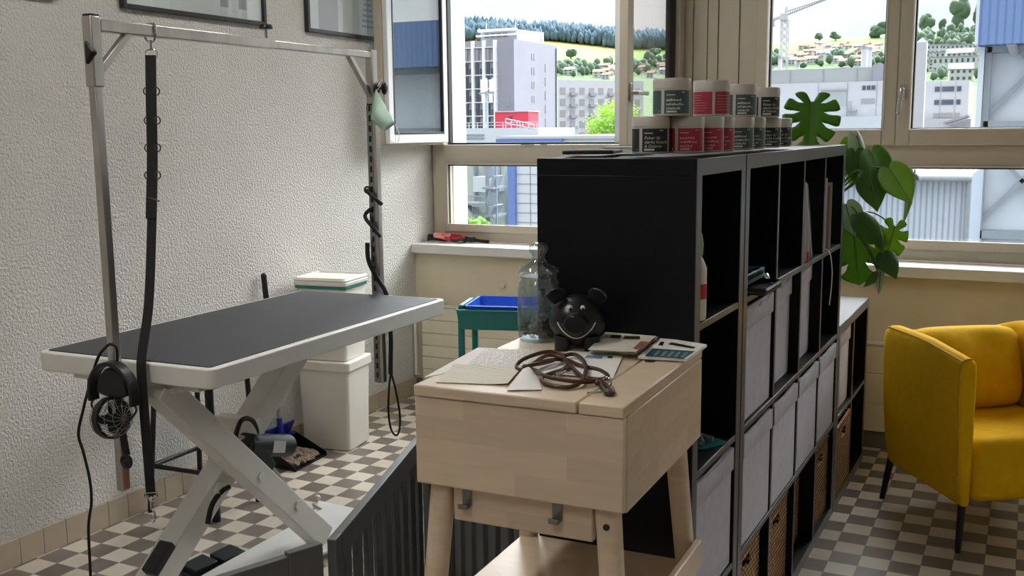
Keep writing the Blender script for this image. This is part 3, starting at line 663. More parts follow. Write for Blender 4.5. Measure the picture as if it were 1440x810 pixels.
# ================================================================== BIRCH STANDING DESK
DZ = 1.05; DA = .028
DK = thing('standing_desk', 'pale birch standing desk with splayed legs and a flap top, papers on it', 'desk', (2.152, 1.149, 0), DA)
DW, DD = .424, .53
def dk(mb, nm, mt='birch', parent=None, bevel=.003): return mb.build(nm, mt, parent or DK, bevel=bevel, world=False)
XS = .337                                                      # joint between the flap and the fixed strip
dk(MB().box(0, XS-.002, -.004, DD, DZ-.022, DZ), 'flap_top')
s_ = dk(MB().box(XS+.002, DW, -.004, DD, DZ-.022, DZ), 'top_strip')
MB().cyl((XS+.02, DD-.17, DZ-.001), (XS+.02, DD-.17, DZ+.0006), .012, seg=24).build('pen_hole', 'leather', s_, world=False)
dk(MB().box(.0, DW-.0005, 0, .016, .853, DZ-.0235), 'front_panel')
dk(MB().box(DW-.018, DW, .0165, DD, .848, DZ-.0235), 'side_panel'); dk(MB().box(0, .018, .0165, DD, .848, DZ-.0235), 'side_panel')
dk(MB().box(.018, DW-.018, DD-.016, DD, .853, DZ-.0235), 'back_panel'); dk(MB().box(.018, DW-.018, .0165, DD-.016, .853, .862), 'box_bottom')
ap = dk(MB().box(.062, DW-.072, .034, .054, .775, .853), 'apron'); dk(MB().box(.062, DW-.072, DD-.054, DD-.034, .775, .853), 'apron')
for x in (.094, .283):
    h = MB(); h.box(x-.010, x+.010, .030, .034, .812, .86); h.box(x-.010, x+.010, .012, .034, .808, .812); h.box(x-.010, x+.010, .010, .013, .808, .818); dk(h, 'hook', 'zinc', ap, .001)
def leg(x, y, dx, dy):
    top = Vector((x, y, .853)); bot = Vector((x+dx, y+dy, 0)); b = MB()
    n = 10; prev = None
    for k in range(n+1):
        p = top.lerp(bot, k/n); w_ = .046-.012*k/n; ring = [b.bm.verts.new((p.x+a, p.y+c, p.z)) for a, c in rrect(-w_/2, w_/2, -w_/2, w_/2, w_*.36, 3)]
        if prev:
            for i in range(len(ring)): b.bm.faces.new((prev[i], prev[(i+1) % len(ring)], ring[(i+1) % len(ring)], ring[i]))
        else: b.bm.faces.new(ring)
        prev = ring
    b.bm.faces.new(prev[::-1]); return b
SP = .052
for x, sx in ((.036, -1), (DW-.046, 1)):
    for y, sy in ((.046, -1), (DD-.046, 1)):
        l = dk(leg(x, y, sx*SP*1.3, sy*SP*.9), 'leg', bevel=0)
        if sx > 0 and sy < 0: MB().cyl((x+.006, y-.0235, .815), (x+.006, y-.0275, .815), .0062, seg=18).build('bolt_hole', 'gasket', l, world=False)
SZ = .565
dk(MB().box(-.0, DW+.0, .03, DD-.03, SZ-.016, SZ), 'lower_shelf')
for x in (DW+.004,): dk(MB().box(x-.008, x+.008, .04, DD-.02, SZ-.016, SZ+.05), 'side_rail')
# ---- papers on the desk: corners picked on the top
def dpt(px, py, dz=.0008): v = at(px, py, 2, DZ+dz); return v
def paper(name, label, quad, mt, dz=.0008, fn=None, cat='paper', group='papers on the birch desk', th=.0006):
    q = [dpt(x, y, dz) for x, y in quad]; o0 = sum(q, Vector())/4
    mb = MB().sheet([p-o0 for p in q], th, 10, 8, fn); o = mb.build(name, mt, smooth=True); o.location = o0; return tag(o, label, cat, group)
paper('printed_form', 'white printed form lying left of the glass jar on the birch desk', [(655, 514), (741, 517), (757, 492), (683, 491)], 'paper_txt')
paper('printed_slip', 'cream printed slip curling at the front left of the birch desk', [(613, 537.5), (714, 541.5), (733, 519), (637, 515)], 'paper_cream', .0016, lambda u, v: .006*max(0, u-.75)*4*.5+.004*(v > .9))
paper('folded_sheet', 'plain white sheet under the brown leash at the front of the desk', [(712, 549), (762, 548), (752, 522), (732, 523)], 'paper', .0024, lambda u, v: .012*math.sin(PI*u)*v)
pc = paper('drawing_sheet', 'white sheet with a small blue drawing under the brown leash', [(745, 524), (862, 532), (877, 498), (800, 494)], 'paper', .0030)
ins = [dpt(x, y, .0042)-pc.location for x, y in ((822, 503), (846, 504.5), (848, 501), (826, 499.5))]
MB().sheet(ins, .0003, 3, 2).build('blue_mark', 'o_blue_ink', pc, world=False)
ins = [dpt(x, y, .0042)-pc.location for x, y in ((854, 503.5), (861, 504), (862, 501), (855, 500.5))]
MB().sheet(ins, .0003, 3, 2).build('brown_mark', 'leather', pc, world=False)
paper('envelope', 'long plain white sheet at the left edge of the birch desk', [(596, 531), (640, 522), (700, 490), (672, 489)], 'paper', .0006)
for k in range(5):
    paper('leaflet', ('bottom', 'second', 'middle', 'fourth', 'top')[k]+' cream leaflet of the stack beside the black pig', [(829-k*.6+(k % 2)*2, 498-k*1.5), (893+(k % 3), 501-k*1.5), (923+(k % 2)*3, 478-k*1.3), (853-k*.5, 472-k*1.2)], 'paper_cream', .001+.0042*k*0+.0045*k, None, 'leaflet', 'stack of leaflets beside the pig')
pb = bpy.context.scene.objects.get('leaflet.004')
if pb:
    for a, mt in (([(858, 474.5), (872, 475.5), (874, 471.5), (860, 471)], 'black'), ([(876, 476), (899, 476.5), (900, 472.5), (879, 472.5)], 'leather'), ([(890, 490), (905, 491), (914, 481), (901, 480)], 'orange')):
        MB().sheet([dpt(x, y, .0215)-pb.location for x, y in a], .0003, 2, 2).build('printed_mark', mt, pb, world=False)
mg = paper('magazine', 'magazine with a dark striped cover block at the back right corner of the desk', [(897, 504.5), (966, 508.5), (994, 488), (930, 478)], 'paper', .003, None, 'magazine', None, .006)
db = MB()
MB().sheet([dpt(x, y, .0098)-mg.location for x, y in ((907, 500.5), (961, 504.5), (977, 494), (918, 490))], .0004, 2, 2).build('cover_block', 'tealbook', mg, world=False)
for k in range(5):
    a = 918+k*9.5; db.sheet([dpt(x, y, .0104)-mg.location for x, y in ((a, 500+k*.7), (a+5, 500.4+k*.7), (a+12, 493.6+k*.5), (a+7, 493.2+k*.5))], .0003)
db.build('cover_text', 'print_dim', mg, world=False)
db = MB(); db.sheet([dpt(x, y, .0102)-mg.location for x, y in ((940, 484), (975, 490), (978, 488), (944, 481.5))], .0004); db.sheet([dpt(x, y, .0102)-mg.location for x, y in ((926, 485), (931, 486), (934, 481), (929, 480.5))], .0004)
db.build('cover_picture', 'black', mg, world=False)
# ---- glass storage jar
j = thing('storage_jar', 'glass jar with knobbed lid holding dog treats on the birch desk', 'jar', (2.191, 1.630, DZ))
MB().lathe([(0, .003), (.040, .003), (.042, 0), (.045, .002), (.0475, .018), (.049, .035), (.049, .125), (.0475, .135), (.043, .142), (.0425, .149), (.044, .151), (.041, .151), (.0405, .143), (.0455, .133), (.0465, .124), (.0465, .036), (.044, .018), (.040, .010), (0, .010)], seg=48).build('jar_body', 'jarglass', j, world=False, ang=60)
MB().lathe([(0, .150), (.040, .150), (.0405, .154), (.0465, .155), (.0475, .159), (.047, .163), (.038, .172), (.024, .180), (.016, .186), (.0135, .193), (.0155, .200), (.021, .206), (.0225, .214), (.020, .221), (.012, .226), (0, .227)], seg=48).build('lid', 'lidglass', j, world=False, ang=70)
MB().lathe([(.0455, .05), (.0455, .122)], seg=40).build('inner_film', 'film', j, world=False)
kb = MB(); random.seed(3)
for k in range(46):
    a = random.uniform(0, 2*PI); r = .040*math.sqrt(random.random())-.004; z = .015+random.random()*(.018+.012*math.cos(a-2.6)); kb.ico((r*math.cos(a), r*math.sin(a), z), (random.uniform(.005, .009), random.uniform(.004, .007), random.uniform(.004, .006)), 1, None)
tr = kb.build('dog_treats', 'kibble'); tr.location = (2.191, 1.630, DZ+.001); tag(tr, 'heap of brown dog treats at the bottom of the glass jar', 'dog treats', None, 'stuff')
# ---- black piggy bank with a painted smile
PG = thing('piggy_bank', 'black piggy bank with a painted white smile on the desk', 'piggy bank', (2.306, 1.588, DZ), math.radians(20))
bc = Vector((0, 0, .063)); br_ = Vector((.0635, .066, .056))
b = MB(); b.ell(bc, br_, 40)
for x in (-.030, .030):
    for y in (-.030, .034): b.cyl((x, y, .03), (x*1.1, y*1.12, 0), .02, .0165, 20)
body = b.build('pig_body', 'pig', PG, world=False, ang=60)
MB().lathe([(0, .0), (.0215, .0), (.0235, .004), (.022, .018), (.026, .03)], M=Matrix.Translation((0, -.082, .066)) @ Matrix.Rotation(-PI/2, 4, 'X') @ Matrix.Diagonal((1.15, .85, 1, 1))).build('snout', 'pig', PG, world=False)
for sx in (-1, 1):
    e = MB(); n = 8
    base = Vector((sx*.036, -.022, .108))
    g = []
    for i in range(n+1):
        u = i/n; wd = .029*math.sin(PI*min(1, u*.80+.2))*(1-.25*u)
        c = base+Vector((sx*.030*u, -.030*u, .026*math.sin(u*2.6)))
        g.append([c+Vector((0, q*wd*1.0+0, -abs(q)*.004+.0)) if False else c+Vector((-sx*q*wd*.75, q*wd*.2, q*wd*.65*0+abs(q)*-.003+q*wd*.35)) for q in (-1, -.5, 0, .5, 1)])
    V = [[e.bm.verts.new(p) for p in row] for row in g]
    for A, B in zip(V, V[1:]):
        for q in range(4): e.bm.faces.new((A[q], A[q+1], B[q+1], B[q]))
    o = e.build('ear', 'pig', PG, world=False, ang=80); md = o.modifiers.new('solid', 'SOLIDIFY'); md.thickness = .006; md.offset = 0; s2 = o.modifiers.new('sub', 'SUBSURF'); s2.levels = s2.render_levels = 2
def onpig(x, z, off=.0):
    xx = x/br_.x; zz = (z-bc.z)/br_.z; yy = -math.sqrt(max(0, 1-xx*xx-zz*zz)); n = Vector((xx/br_.x, yy/br_.y, zz/br_.z)).normalized()
    return Vector((x, yy*br_.y, z))+n*off
MB().tube([onpig(-.041+.082*k/12, .066-.034*math.sin(PI*k/12)**.8, .0006) for k in range(13)], .0013, 6).build('painted_smile', 'whitepaint', PG, world=False)
for x in (-.013, .0135):
    p = onpig(x, .097, .001); o = MB().ell(p, (.0052, .0035, .006), 16).build('eye', 'whitepaint', PG, world=False); MB().ell(p+Vector((.0005, -.0032, -.0022)), (.003, .002, .0036), 12).build('pupil', 'pig', o, world=False)
MB().tube([(0, .064, .07), (.012, .076, .078), (0, .084, .086), (-.01, .078, .078)], .004, 8).build('tail', 'pig', PG, world=False)
# ---- brown round leather leash
LS = thing('leather_leash', 'coiled brown round leather leash with metal hooks on the desk', 'leash', tuple(dpt(795, 525)))
def cpt(x, y, h=.006): return dpt(570+x/4.364, 440+y/4.364, h)
l1 = [(1215, 470, .007), (1262, 482, .006), (1225, 440, .008), (1165, 415, .009), (1090, 395, .011), (1010, 320, .016), (955, 255, .021), (880, 238, .024), (800, 255, .020), (715, 290, .012), (683, 330, .006), (705, 350, .006), (790, 348, .009), (850, 385, .013), (960, 410, .015), (1090, 425, .011), (1190, 412, .008), (1243, 388, .006), (1190, 350, .006), (1080, 325, .008), (1000, 290, .012)]
l2 = [(1000, 290, .012), (930, 285, .016), (850, 298, .018), (780, 320, .014), (760, 335, .012), (800, 300, .019), (880, 258, .022), (960, 275, .018), (1000, 315, .013), (960, 350, .010), (900, 370, .012), (840, 395, .010), (850, 430, .006), (920, 450, .006), (1010, 455, .006), (1080, 420, .010), (1108, 350, .014), (1090, 290, .014), (1040, 255, .012), (980, 262, .013), (880, 300, .017), (770, 320, .016), (720, 340, .010)]
MB().tube([cpt(*q) for q in l1], .0042, 8, n=6).build('leash_cord', 'leather', LS)
MB().tube([cpt(*q) for q in l2], .0042, 8, n=6).build('leash_cord', 'leather', LS)
MB().tube([cpt(1190, 430, .008), cpt(1235, 490, .006), cpt(1275, 488, .006), cpt(1262, 460, .008)], .0048, 8).build('leash_cord', 'leather', LS)
MB().tube([cpt(1115, 492, .005), cpt(1180, 490, .006), cpt(1220, 486, .007)], .0026, 8).torus(cpt(1238, 425, .012), .009, .0016, 'Y').build('snap_hook', 'chrome', LS)
MB().tube([cpt(930, 375, .017), cpt(955, 360, .02), cpt(980, 340, .016)], .0022, 8).torus(cpt(930, 385, .018), .006, .0013, 'X').build('snap_hook', 'chrome', LS)
for q in ((1180, 430, .011), (735, 330, .014), (1000, 345, .012)): MB().ell(cpt(*q), (.006, .006, .005), 12).build('leather_knot', 'leather', LS)
# ================================================================== GROOMING TABLE
TZ = .88; TR = (0, -.0069, .0146)
GT = thing('grooming_table', 'white electric grooming table with black mat and crossed legs', 'grooming table', (.836, 2.281, 0), rot=(0, 0, .0146))
WM[GT.name] = Matrix.Translation((.836, 2.281, 0)) @ Matrix.Rotation(.0146, 4, 'Z')
tilt = Matrix.Translation((0, 0, TZ)) @ Matrix.Rotation(-.0069, 4, 'Y') @ Matrix.Translation((0, 0, -TZ))
def tl(mb): bmesh.ops.transform(mb.bm, matrix=tilt, verts=mb.bm.verts[:]); return mb
TW, TL = .345, .663
tl(MB().prism(rrect(-TW, TW, -TL, TL, .03, 8), TZ-.058, TZ)).build('table_top', 'whitemetal', GT, bevel=.004, world=False)
tl(MB().prism(rrect(-TW+.022, TW-.022, -TL+.022, TL-.022, .012, 4), TZ, TZ+.003)).build('rubber_mat', 'rubbermat', GT, bevel=.001, world=False)
sub = MB()
for x in (-.14, .13): sub.box(x-.022, x+.022, -TL+.05, TL-.06, TZ-.10, TZ-.058)
for y in (-TL+.07, TL-.09): sub.box(-.25, .25, y-.02, y+.02, TZ-.085, TZ-.058)
tl(sub).build('top_rail', 'whitemetal', GT, bevel=.003, world=False)
W = lambda *p: Vector(p)-Vector((.836, 2.281, 0))          # near enough world -> table (turn is under a degree)
def legbox(x, a, b, w_, th, nm):
    return MB().beam(W(x, *a), W(x, *b), w_, th, (1, 0, 0) if False else (0, 0, 1)).build(nm, 'whitemetal', GT, bevel=.005, world=False)
# leg falling away from the camera (outer) and leg rising away from it (inner)
l1 = legbox(.925, (1.669, .80), (2.425, .055), .07, .085, 'scissor_leg')
l2 = legbox(.770, (1.675, .065), (2.61, .80), .085, .085, 'scissor_leg')
MB().cyl(W(.74, 2.07, .405), W(.966, 2.07, .405), .017).build('pivot_bolt', 'whitemetal', GT, world=False)
MB().cyl(W(.955, 2.255, .24), W(.967, 2.255, .24), .018).build('bolt_cap', 'whitemetal', GT, world=False)
MB().box(.075, .10, -.6, -.56, TZ-.115, TZ-.058).cyl((.11, -.58, TZ-.085), (.16, -.58, TZ-.085), .014).build('slide_bracket', 'whitemetal', GT, bevel=.003, world=False)
MB().box(-.21, .10, -.60, -.54, TZ-.10, TZ-.06).build('slide_bracket', 'zinc', GT, bevel=.003, world=False)
MB().tube([W(.84, 1.985, .345), W(.82, 2.02, .36), W(.80, 2.05, .36), W(.80, 2.07, .33)], .016, 10).build('hinge_arc', 'whitemetal', GT, world=False)
MB().tube([W(.845, 1.93, .27), W(.845, 1.955, .325), W(.845, 2.0, .355), W(.845, 2.04, .36)], .009, 8).build('cable_loom', 'blackrub', GT, world=False)
MB().box(*[q for q in (.70-.836, .86-.836)], 2.15-2.281, 2.20-2.281, .40, .56).build('hinge_plate', 'whitemetal', GT, bevel=.003, world=False)
# lifting motor
A0 = W(.848, 2.125, .482); A1 = W(.848, 2.355, .414)
mo = MB().cyl(A0, A1, .040, seg=28).cyl(A1, A1+(A1-A0).normalized()*.012, .036, .03, 28).build('lift_motor', 'charcoal', GT, bevel=.004, world=False)
MB().beam(W(.8885, 2.225, .452), W(.8885, 2.29, .433), .0012, .042).build('rating_plate', 'sticker', mo, world=False)
MB().beam(W(.848, 2.115, .495), W(.848, 2.215, .355), .07, .09).build('gear_box', 'charcoal', GT, bevel=.012, seg=3, world=False)
MB().cyl(W(.848, 2.20, .40), W(.848, 2.425, .12), .027, seg=24).build('actuator_tube', 'steel', GT, world=False)
MB().cyl(W(.80, 2.10, .50), W(.86, 2.16, .50), .012).build('clevis', 'chrome', GT, world=False)
MB().tube([W(.86, 2.06, .44), W(.86, 2.065, .52), W(.86, 2.10, .575), W(.86, 2.15, .565), W(.855, 2.18, .52), W(.85, 2.18, .49)], .0085, 8).build('motor_cable', 'blackrub', GT, world=False)
cbc = at(221, 784, 0, .795); cdv = Vector((0, .787, .62)).normalized()
cb = MB().beam(W(*(cbc-cdv*.055)), W(*(cbc+cdv*.055)), .055, .03).build('control_box', 'charcoal', GT, bevel=.006, world=False)
# base
bs = MB(); bs.prism([(.735-.836, 1.56-2.281), (1.0-.836, 1.56-2.281), (1.0-.836, 2.74-2.281), (.66-.836, 2.765-2.281), (.66-.836, 2.725-2.281), (.735-.836, 2.69-2.281)], .028, .042)
bs.build('base_plate', 'whitemetal', GT, bevel=.003, world=False)
for x, y in ((.672, 2.745), (.985, 2.72), (.76, 1.585), (.975, 1.585)):
    MB().cyl(W(x, y, 0), W(x, y, .006), .016).cyl(W(x, y, .006), W(x, y, .05), .0045, seg=10).ell(W(x, y, .06), (.014, .014, .012), 14).build('levelling_foot', 'whiteplast', GT, world=False)
# ---- foot switch
t = thing('foot_switch', 'black two pedal foot switch on the tiles under the table', 'foot switch', (.655, 2.15, 0), -.25)
MB().prism(rrect(-.055, .055, -.115, .115, .012), 0, .012).build('switch_base', 'black', t, bevel=.003, world=False)
for y in (-.055, .06):
    M = Matrix.Translation((0, y, .022)) @ Matrix.Rotation(.12, 4, 'X'); MB().box(-.048, .048, -.045, .045, -.009, .012, M).build('pedal', 'charcoal', t, bevel=.004, world=False)
# ================================================================== H-FRAME ARM
GA = thing('overhead_rack', 'steel rack of two posts and a top bar over the grooming table', 'rack', (.85, 1.595, .5))
PX0, PY0 = .852, 1.597; PX1, PY1 = .843, 2.963
h = .0135
MB().box(PX0-h, PX0+h, PY0-h, PY0+h, .495, 1.80).build('post', 'steel', GA, bevel=.003)
sl = MB().box(PX0-.018, PX0+.018, PY0-.018, PY0+.018, 1.66, 1.853).build('corner_sleeve', 'steel', GA, bevel=.004)
MB().box(PX0-.016, PX0+.016, PY0-.016, PY0+.016, 1.853, 1.858).build('end_cap', 'black', sl, bevel=.002)
kn = MB().prism([(.0, -.034), (.038, 0), (0, .034)], 0, .02, Matrix.Translation((PX0+.008, PY0-.02, 1.752)) @ Matrix.Rotation(PI/2, 4, 'X')).cyl((PX0+.014, PY0-.03, 1.752), (PX0+.012, PY0, 1.752), .008).build('clamp_knob', 'black', GA, bevel=.008, seg=3)
kn.rotation_euler = (0, 0, 0)
MB().box(PX0-.016, PX0+.016, PY0+.018, 2.36, 1.812, 1.846).build('top_bar', 'steel', GA, bevel=.003)
MB().box(PX1-.013, PX1+.013, 2.34, PY1-.012, 1.815, 1.842).build('telescopic_bar', 'steel', GA, bevel=.003)
MB().cyl((.848, 2.335, 1.846), (.848, 2.335, 1.88), .006, seg=12).build('locking_screw', 'chrome', GA)
MB().cyl((.848, 2.335, 1.878), (.848, 2.335, 1.893), .024, .02, seg=20).build('locking_knob', 'black', GA, bevel=.003)
MB().beam((PX0, PY0+.012, 1.70), (PX0, PY0+.13, 1.818), .02, .02).build('corner_brace', 'steel', GA, bevel=.002)
MB().beam((PX1, PY1-.012, 1.67), (PX1, PY1-.15, 1.82), .02, .02).build('corner_brace', 'steel', GA, bevel=.002)
MB().box(PX1-.017, PX1+.017, PY1-.017, PY1+.017, 1.64, 1.848).build('corner_sleeve', 'steel', GA, bevel=.003)
# perforated far post: channel with a row of slots (built as web pieces between slots)
fp = MB(); z = .515
fp.box(PX1-.020, PX1+.006, PY1+.010, PY1+.014, .512, 1.66)
while z < 1.63:
    fp.box(PX1-.020, PX1+.006, PY1-.014, PY1-.011, z, z+.016)
    for a, b in ((-.020, -.012), (.0, .006)): fp.box(PX1+a, PX1+b, PY1-.014, PY1-.011, z+.016, z+.040)
    z += .040
fo = fp.build('post', 'zinc', GA); MB().box(PX1+.0065, PX1+.022, PY1-.014, PY1+.014, .512, 1.66).build('post_side', 'steel', fo, bevel=.002)
MB().box(PX1-.020, PX1+.006, PY1-.0105, PY1-.0095, .512, 1.66).build('slot_shade', 'gasket', fo)  # dark sheet added behind the slots for the shade inside the channel
MB().cyl((PX1+.02, PY1-.005, 1.70), (PX1+.05, PY1-.005, 1.70), .006, seg=10).ell((PX1+.028, PY1-.005, 1.70), (.010, .02, .024), 14).ell((PX1+.062, PY1-.005, 1.70), (.010, .02, .026), 14).build('clamp_knob', 'black', GA)
MB().box(PX0-.02, PX0+.02, PY0+.0, PY0+.02, TZ-.052, TZ-.006).build('post_clamp', 'steel', GA, bevel=.003)
MB().box(PX0+.0136, PX0+.0148, PY0-.012, PY0+.012, .50, .66).build('post_reflection', 'orange', GA)  # reflection on the steel, painted as a thin reddish brown strip
# ---- hanging black strap with rings and snap hooks
HS = thing('grooming_strap', 'long black webbing strap with side rings hanging from the top bar', 'strap', (.87, 1.79, 1.81))
SX = Vector((.88, .47, 0))
pp = [(.850, 1.812, 1.760), (.858, 1.795, 1.62), (.868, 1.775, 1.45), (.885, 1.74, 1.28), (.93, 1.665, 1.05), (.958, 1.603, .92), (.968, 1.585, .86), (.975, 1.580, .70), (.981, 1.578, .505)]
MB().ribbon(pp, .027, .003, SX).build('webbing', 'web', HS)
MB().ribbon([(p[0]-.001, p[1]-.003, p[2]) for p in pp[:3]]+[(.884, 1.737, 1.285)], .03, .003, SX).build('padded_layer', 'web', HS)
for z, p in ((1.655, (.856, 1.798)), (1.57, (.861, 1.789)), (1.49, (.865, 1.78)), (1.41, (.872, 1.766))):
    for s in (-1, 1): MB().torus(Vector((p[0], p[1], z))+SX.normalized()*.015*s, .011, .002, 'X', 14, 6, None).build('side_ring', 'gasket', HS)
MB().tube([(.850, 1.812, 1.85), (.834, 1.812, 1.845), (.829, 1.812, 1.815), (.838, 1.812, 1.80), (.852, 1.812, 1.80)], .003, 8).tube([(.871, 1.812, 1.845), (.872, 1.812, 1.82), (.862, 1.812, 1.80), (.850, 1.812, 1.80)], .003, 8).tube([(.850, 1.812, 1.849), (.866, 1.812, 1.8495), (.871, 1.812, 1.845)], .003, 8).cyl((.852, 1.812, 1.803), (.852, 1.812, 1.778), .005, seg=10).build('snap_hook', 'chrome', HS)
def dring(c, sd, w_, hh, nm, par):
    c = Vector(c); s = Vector(sd).normalized(); u = Vector((0, 0, 1)); MB().tube([c-s*w_-u*0, c-s*w_+u*hh*.7, c-s*w_*.5+u*hh, c+s*w_*.5+u*hh, c+s*w_+u*hh*.7, c+s*w_], .0024, 6, True, False).build(nm, 'chrome', par)
dring((.850, 1.812, 1.756), SX, .017, .02, 'd_ring', HS)
dring((.981, 1.578, .512), SX, .018, -.016, 'd_ring', HS)
MB().ell((.981, 1.578, .492), (.008, .006, .009), 12).cyl((.981, 1.578, .488), (.981, 1.578, .462), .0045, seg=10).tube([(.981, 1.578, .464), (.990, 1.578, .455), (.991, 1.578, .435), (.983, 1.578, .425), (.975, 1.578, .433), (.976, 1.578, .447)], .0032, 8).build('snap_hook', 'chrome', HS)
MB().beam((.865, 1.745, 1.345), (.90, 1.76, 1.335), .004, .006).build('buckle_tongue', 'zinc', HS)
# ---- small clip fan on the near post with its power cord
FN = thing('clip_fan', 'small black clip fan with a wire cage hanging on the near post', 'fan', (.90, 1.55, .75))
fc = Vector((.893, 1.535, .735))
yk = [Vector((.893+.082*math.cos(a), 1.548, .805+.085*math.sin(a))) for a in [PI*k/10 for k in range(11)]]
yk = [Vector((.973, 1.548, .775))]+yk+[Vector((.813, 1.548, .775))]
MB().ribbon(yk, .034, .012, (0, 1, 0), n=4).build('yoke', 'black', FN, bevel=.003)
MB().prism([(-.062, 0), (-.05, .045), (-.02, .072), (.02, .074), (.05, .05), (.06, .0), (.03, -.012), (-.03, -.01)], -.012, .012, Matrix.Translation((.893, 1.552, .803)) @ Matrix.Rotation(PI/2, 4, 'X')).build('yoke_cover', 'black', FN, bevel=.006, seg=3)
ax = Vector((1, -.02, .14)).normalized(); Q = ax.to_track_quat('Z', 'Y').to_matrix().to_4x4(); Q.translation = fc
R_ = .056
MB().lathe([(R_-.004, -.011), (R_+.004, -.010), (R_+.004, .010), (R_-.004, .011), (R_-.004, -.011)], M=Q, seg=36).build('fan_ring', 'black', FN)
cg = MB()
for s, nm in ((1, 'front'), (-1, 'back')):
    for k in range(14):
        a = 2*PI*k/14; pts = []
        for q in range(7):
            u = q/6; rr = R_*math.cos(u*PI/2*.97); zz = s*(.010+.042*math.sin(u*PI/2)); tw = a+.9*u*s; pts.append(Q @ Vector((rr*math.cos(tw), rr*math.sin(tw), zz)))
        cg.tube(pts, .0011, 5, n=2)
    for u in (.3, .6): cg.tube([Q @ Vector((R_*math.cos(u*PI/2)*math.cos(b), R_*math.cos(u*PI/2)*math.sin(b), s*(.010+.042*math.sin(u*PI/2)))) for b in [2*PI*i/24 for i in range(24)]], .0011, 5, True, False)
cg.build('wire_cage', 'zinc', FN)
bl = MB()
for k in range(4):
    M = Q @ Matrix.Rotation(2*PI*k/4, 4, 'Z') @ Matrix.Translation((.024, 0, 0)) @ Matrix.Rotation(.5, 4, 'X'); bl.ell((0, 0, 0), (.022, .015, .0015), 12, M)
bl.cyl(Q @ Vector((0, 0, -.015)), Q @ Vector((0, 0, .015)), .012); bl.build('fan_blades', 'charcoal', FN)
for s in (-1, 1): MB().tube([(.893+s*.080, 1.548, .778), (.893+s*.088, 1.545, .762), (.893+s*.066, 1.54, .735), (.893+s*.056, 1.535, .728)], .0032, 6).build('hinge_wire', 'black', FN)
MB().ribbon([(.905, 1.55, .80), (.915, 1.548, .73), (.918, 1.552, .66), (.921, 1.555, .625)], .020, .006, (1, 0.3, 0)).build('clip_strap', 'black', FN)
MB().torus((.921, 1.552, .605), .017, .006, 'Y').ell((.921, 1.552, .605), (.012, .008, .012), 14).build('clip_pivot', 'black', FN)
cordp = [(.905, 1.56, .93), (.895, 1.55, .945), (.875, 1.548, .935), (.84, 1.548, .90), (.80, 1.548, .82), (.765, 1.548, .74), (.738, 1.548, .665), (.75, 1.55, .61), (.768, 1.55, .53), (.768, 1.55, .46), (.748, 1.55, .38), (.742, 1.55, .26), (.735, 1.55, .13), (.70, 1.56, .02), (.60, 1.60, .006), (.45, 1.55, .006)]
pc = MB().tube([(.893, 1.556, .80), (.90, 1.56, .87)]+cordp, .0042, 8).build('power_cord', 'blackrub', FN)
# ---- thin black slip lead on the far post
fl = thing('slip_lead', 'thin black lead wound round the perforated far post with a hanging loop', 'lead', (.84, 2.94, .9))
MB().tube([(.818, 2.944, 1.30), (.832, 2.937, 1.29), (.868, 2.942, 1.26), (.875, 2.96, 1.245)], .0085, 8).torus((.822, 2.940, 1.302), .012, .004, 'Y').build('lead_wrap', 'blackrub', fl)
MB().tube([(.835, 2.938, 1.225), (.812, 2.937, 1.205), (.816, 2.934, 1.185), (.85, 2.935, 1.15), (.876, 2.945, 1.115)], .008, 8).build('lead_wrap', 'blackrub', fl)
MB().ribbon([(.818, 2.935, 1.09), (.820, 2.933, 1.03), (.838, 2.933, .985), (.870, 2.94, .93), (.88, 2.955, .90), (.885, 2.975, .84), (.884, 2.985, .70), (.880, 2.985, .60), (.878, 2.985, .545)], .017, .007, (1, .2, 0)).build('lead_strap', 'blackrub', fl)
MB().tube([(.879, 2.985, .545), (.868, 2.985, .48), (.862, 2.985, .38), (.872, 2.985, .31), (.895, 2.985, .285), (.913, 2.985, .31), (.917, 2.985, .38), (.900, 2.985, .48), (.882, 2.985, .545)], .0045, 8).build('hand_loop', 'blackrub', fl)
MB().ell((.880, 2.985, .55), (.009, .008, .016), 12).build('slider', 'black', fl)
# ---- face mask hanging from the far knob
fm = thing('face_mask', 'pale green pleated face mask hanging by its loop from the far post knob', 'mask', (.89, 2.955, 1.6))
mb = MB(); rows = []
nU, nV = 12, 10
Aq, Bq, Cq, Dq = Vector((.878, 2.94, 1.690)), Vector((.843, 2.945, 1.565)), Vector((.962, 2.915, 1.545)), Vector((.905, 2.93, 1.655))
Aq, Bq, Cq, Dq = Vector((.874, 2.945, 1.700)), Vector((.846, 2.945, 1.578)), Vector((.936, 2.905, 1.532)), Vector((.972, 2.925, 1.560))
for j in range(nV+1):
    v = j/nV; row = []
    for i in range(nU+1):
        u = i/nU; p = Aq*(1-u)*(1-v)+Bq*u*(1-v)+Cq*u*v+Dq*(1-u)*v
        bulge = math.sin(PI*u)*math.sin(PI*v); p = p+Vector((.0, -.03*bulge-.003*math.sin(v*PI*7), .0)); row.append(mb.bm.verts.new(p))
    rows.append(row)
for A, B in zip(rows, rows[1:]):
    for i in range(nU): mb.bm.faces.new((A[i], A[i+1], B[i+1], B[i]))
o = mb.build('mask_cloth', 'mask', fm, ang=180); md = o.modifiers.new('solid', 'SOLIDIFY'); md.thickness = .0015
MB().tube([Aq, (.886, 2.955, 1.72), (.897, 2.957, 1.735), (.889, 2.955, 1.71), Aq+Vector((.006, 0, -.008))], .0012, 6).build('ear_loop', 'whiteplast', fm)
MB().tube([Cq, (.955, 2.91, 1.50), (.985, 2.915, 1.485), (.992, 2.92, 1.52), Dq], .0012, 6).build('ear_loop', 'whiteplast', fm)
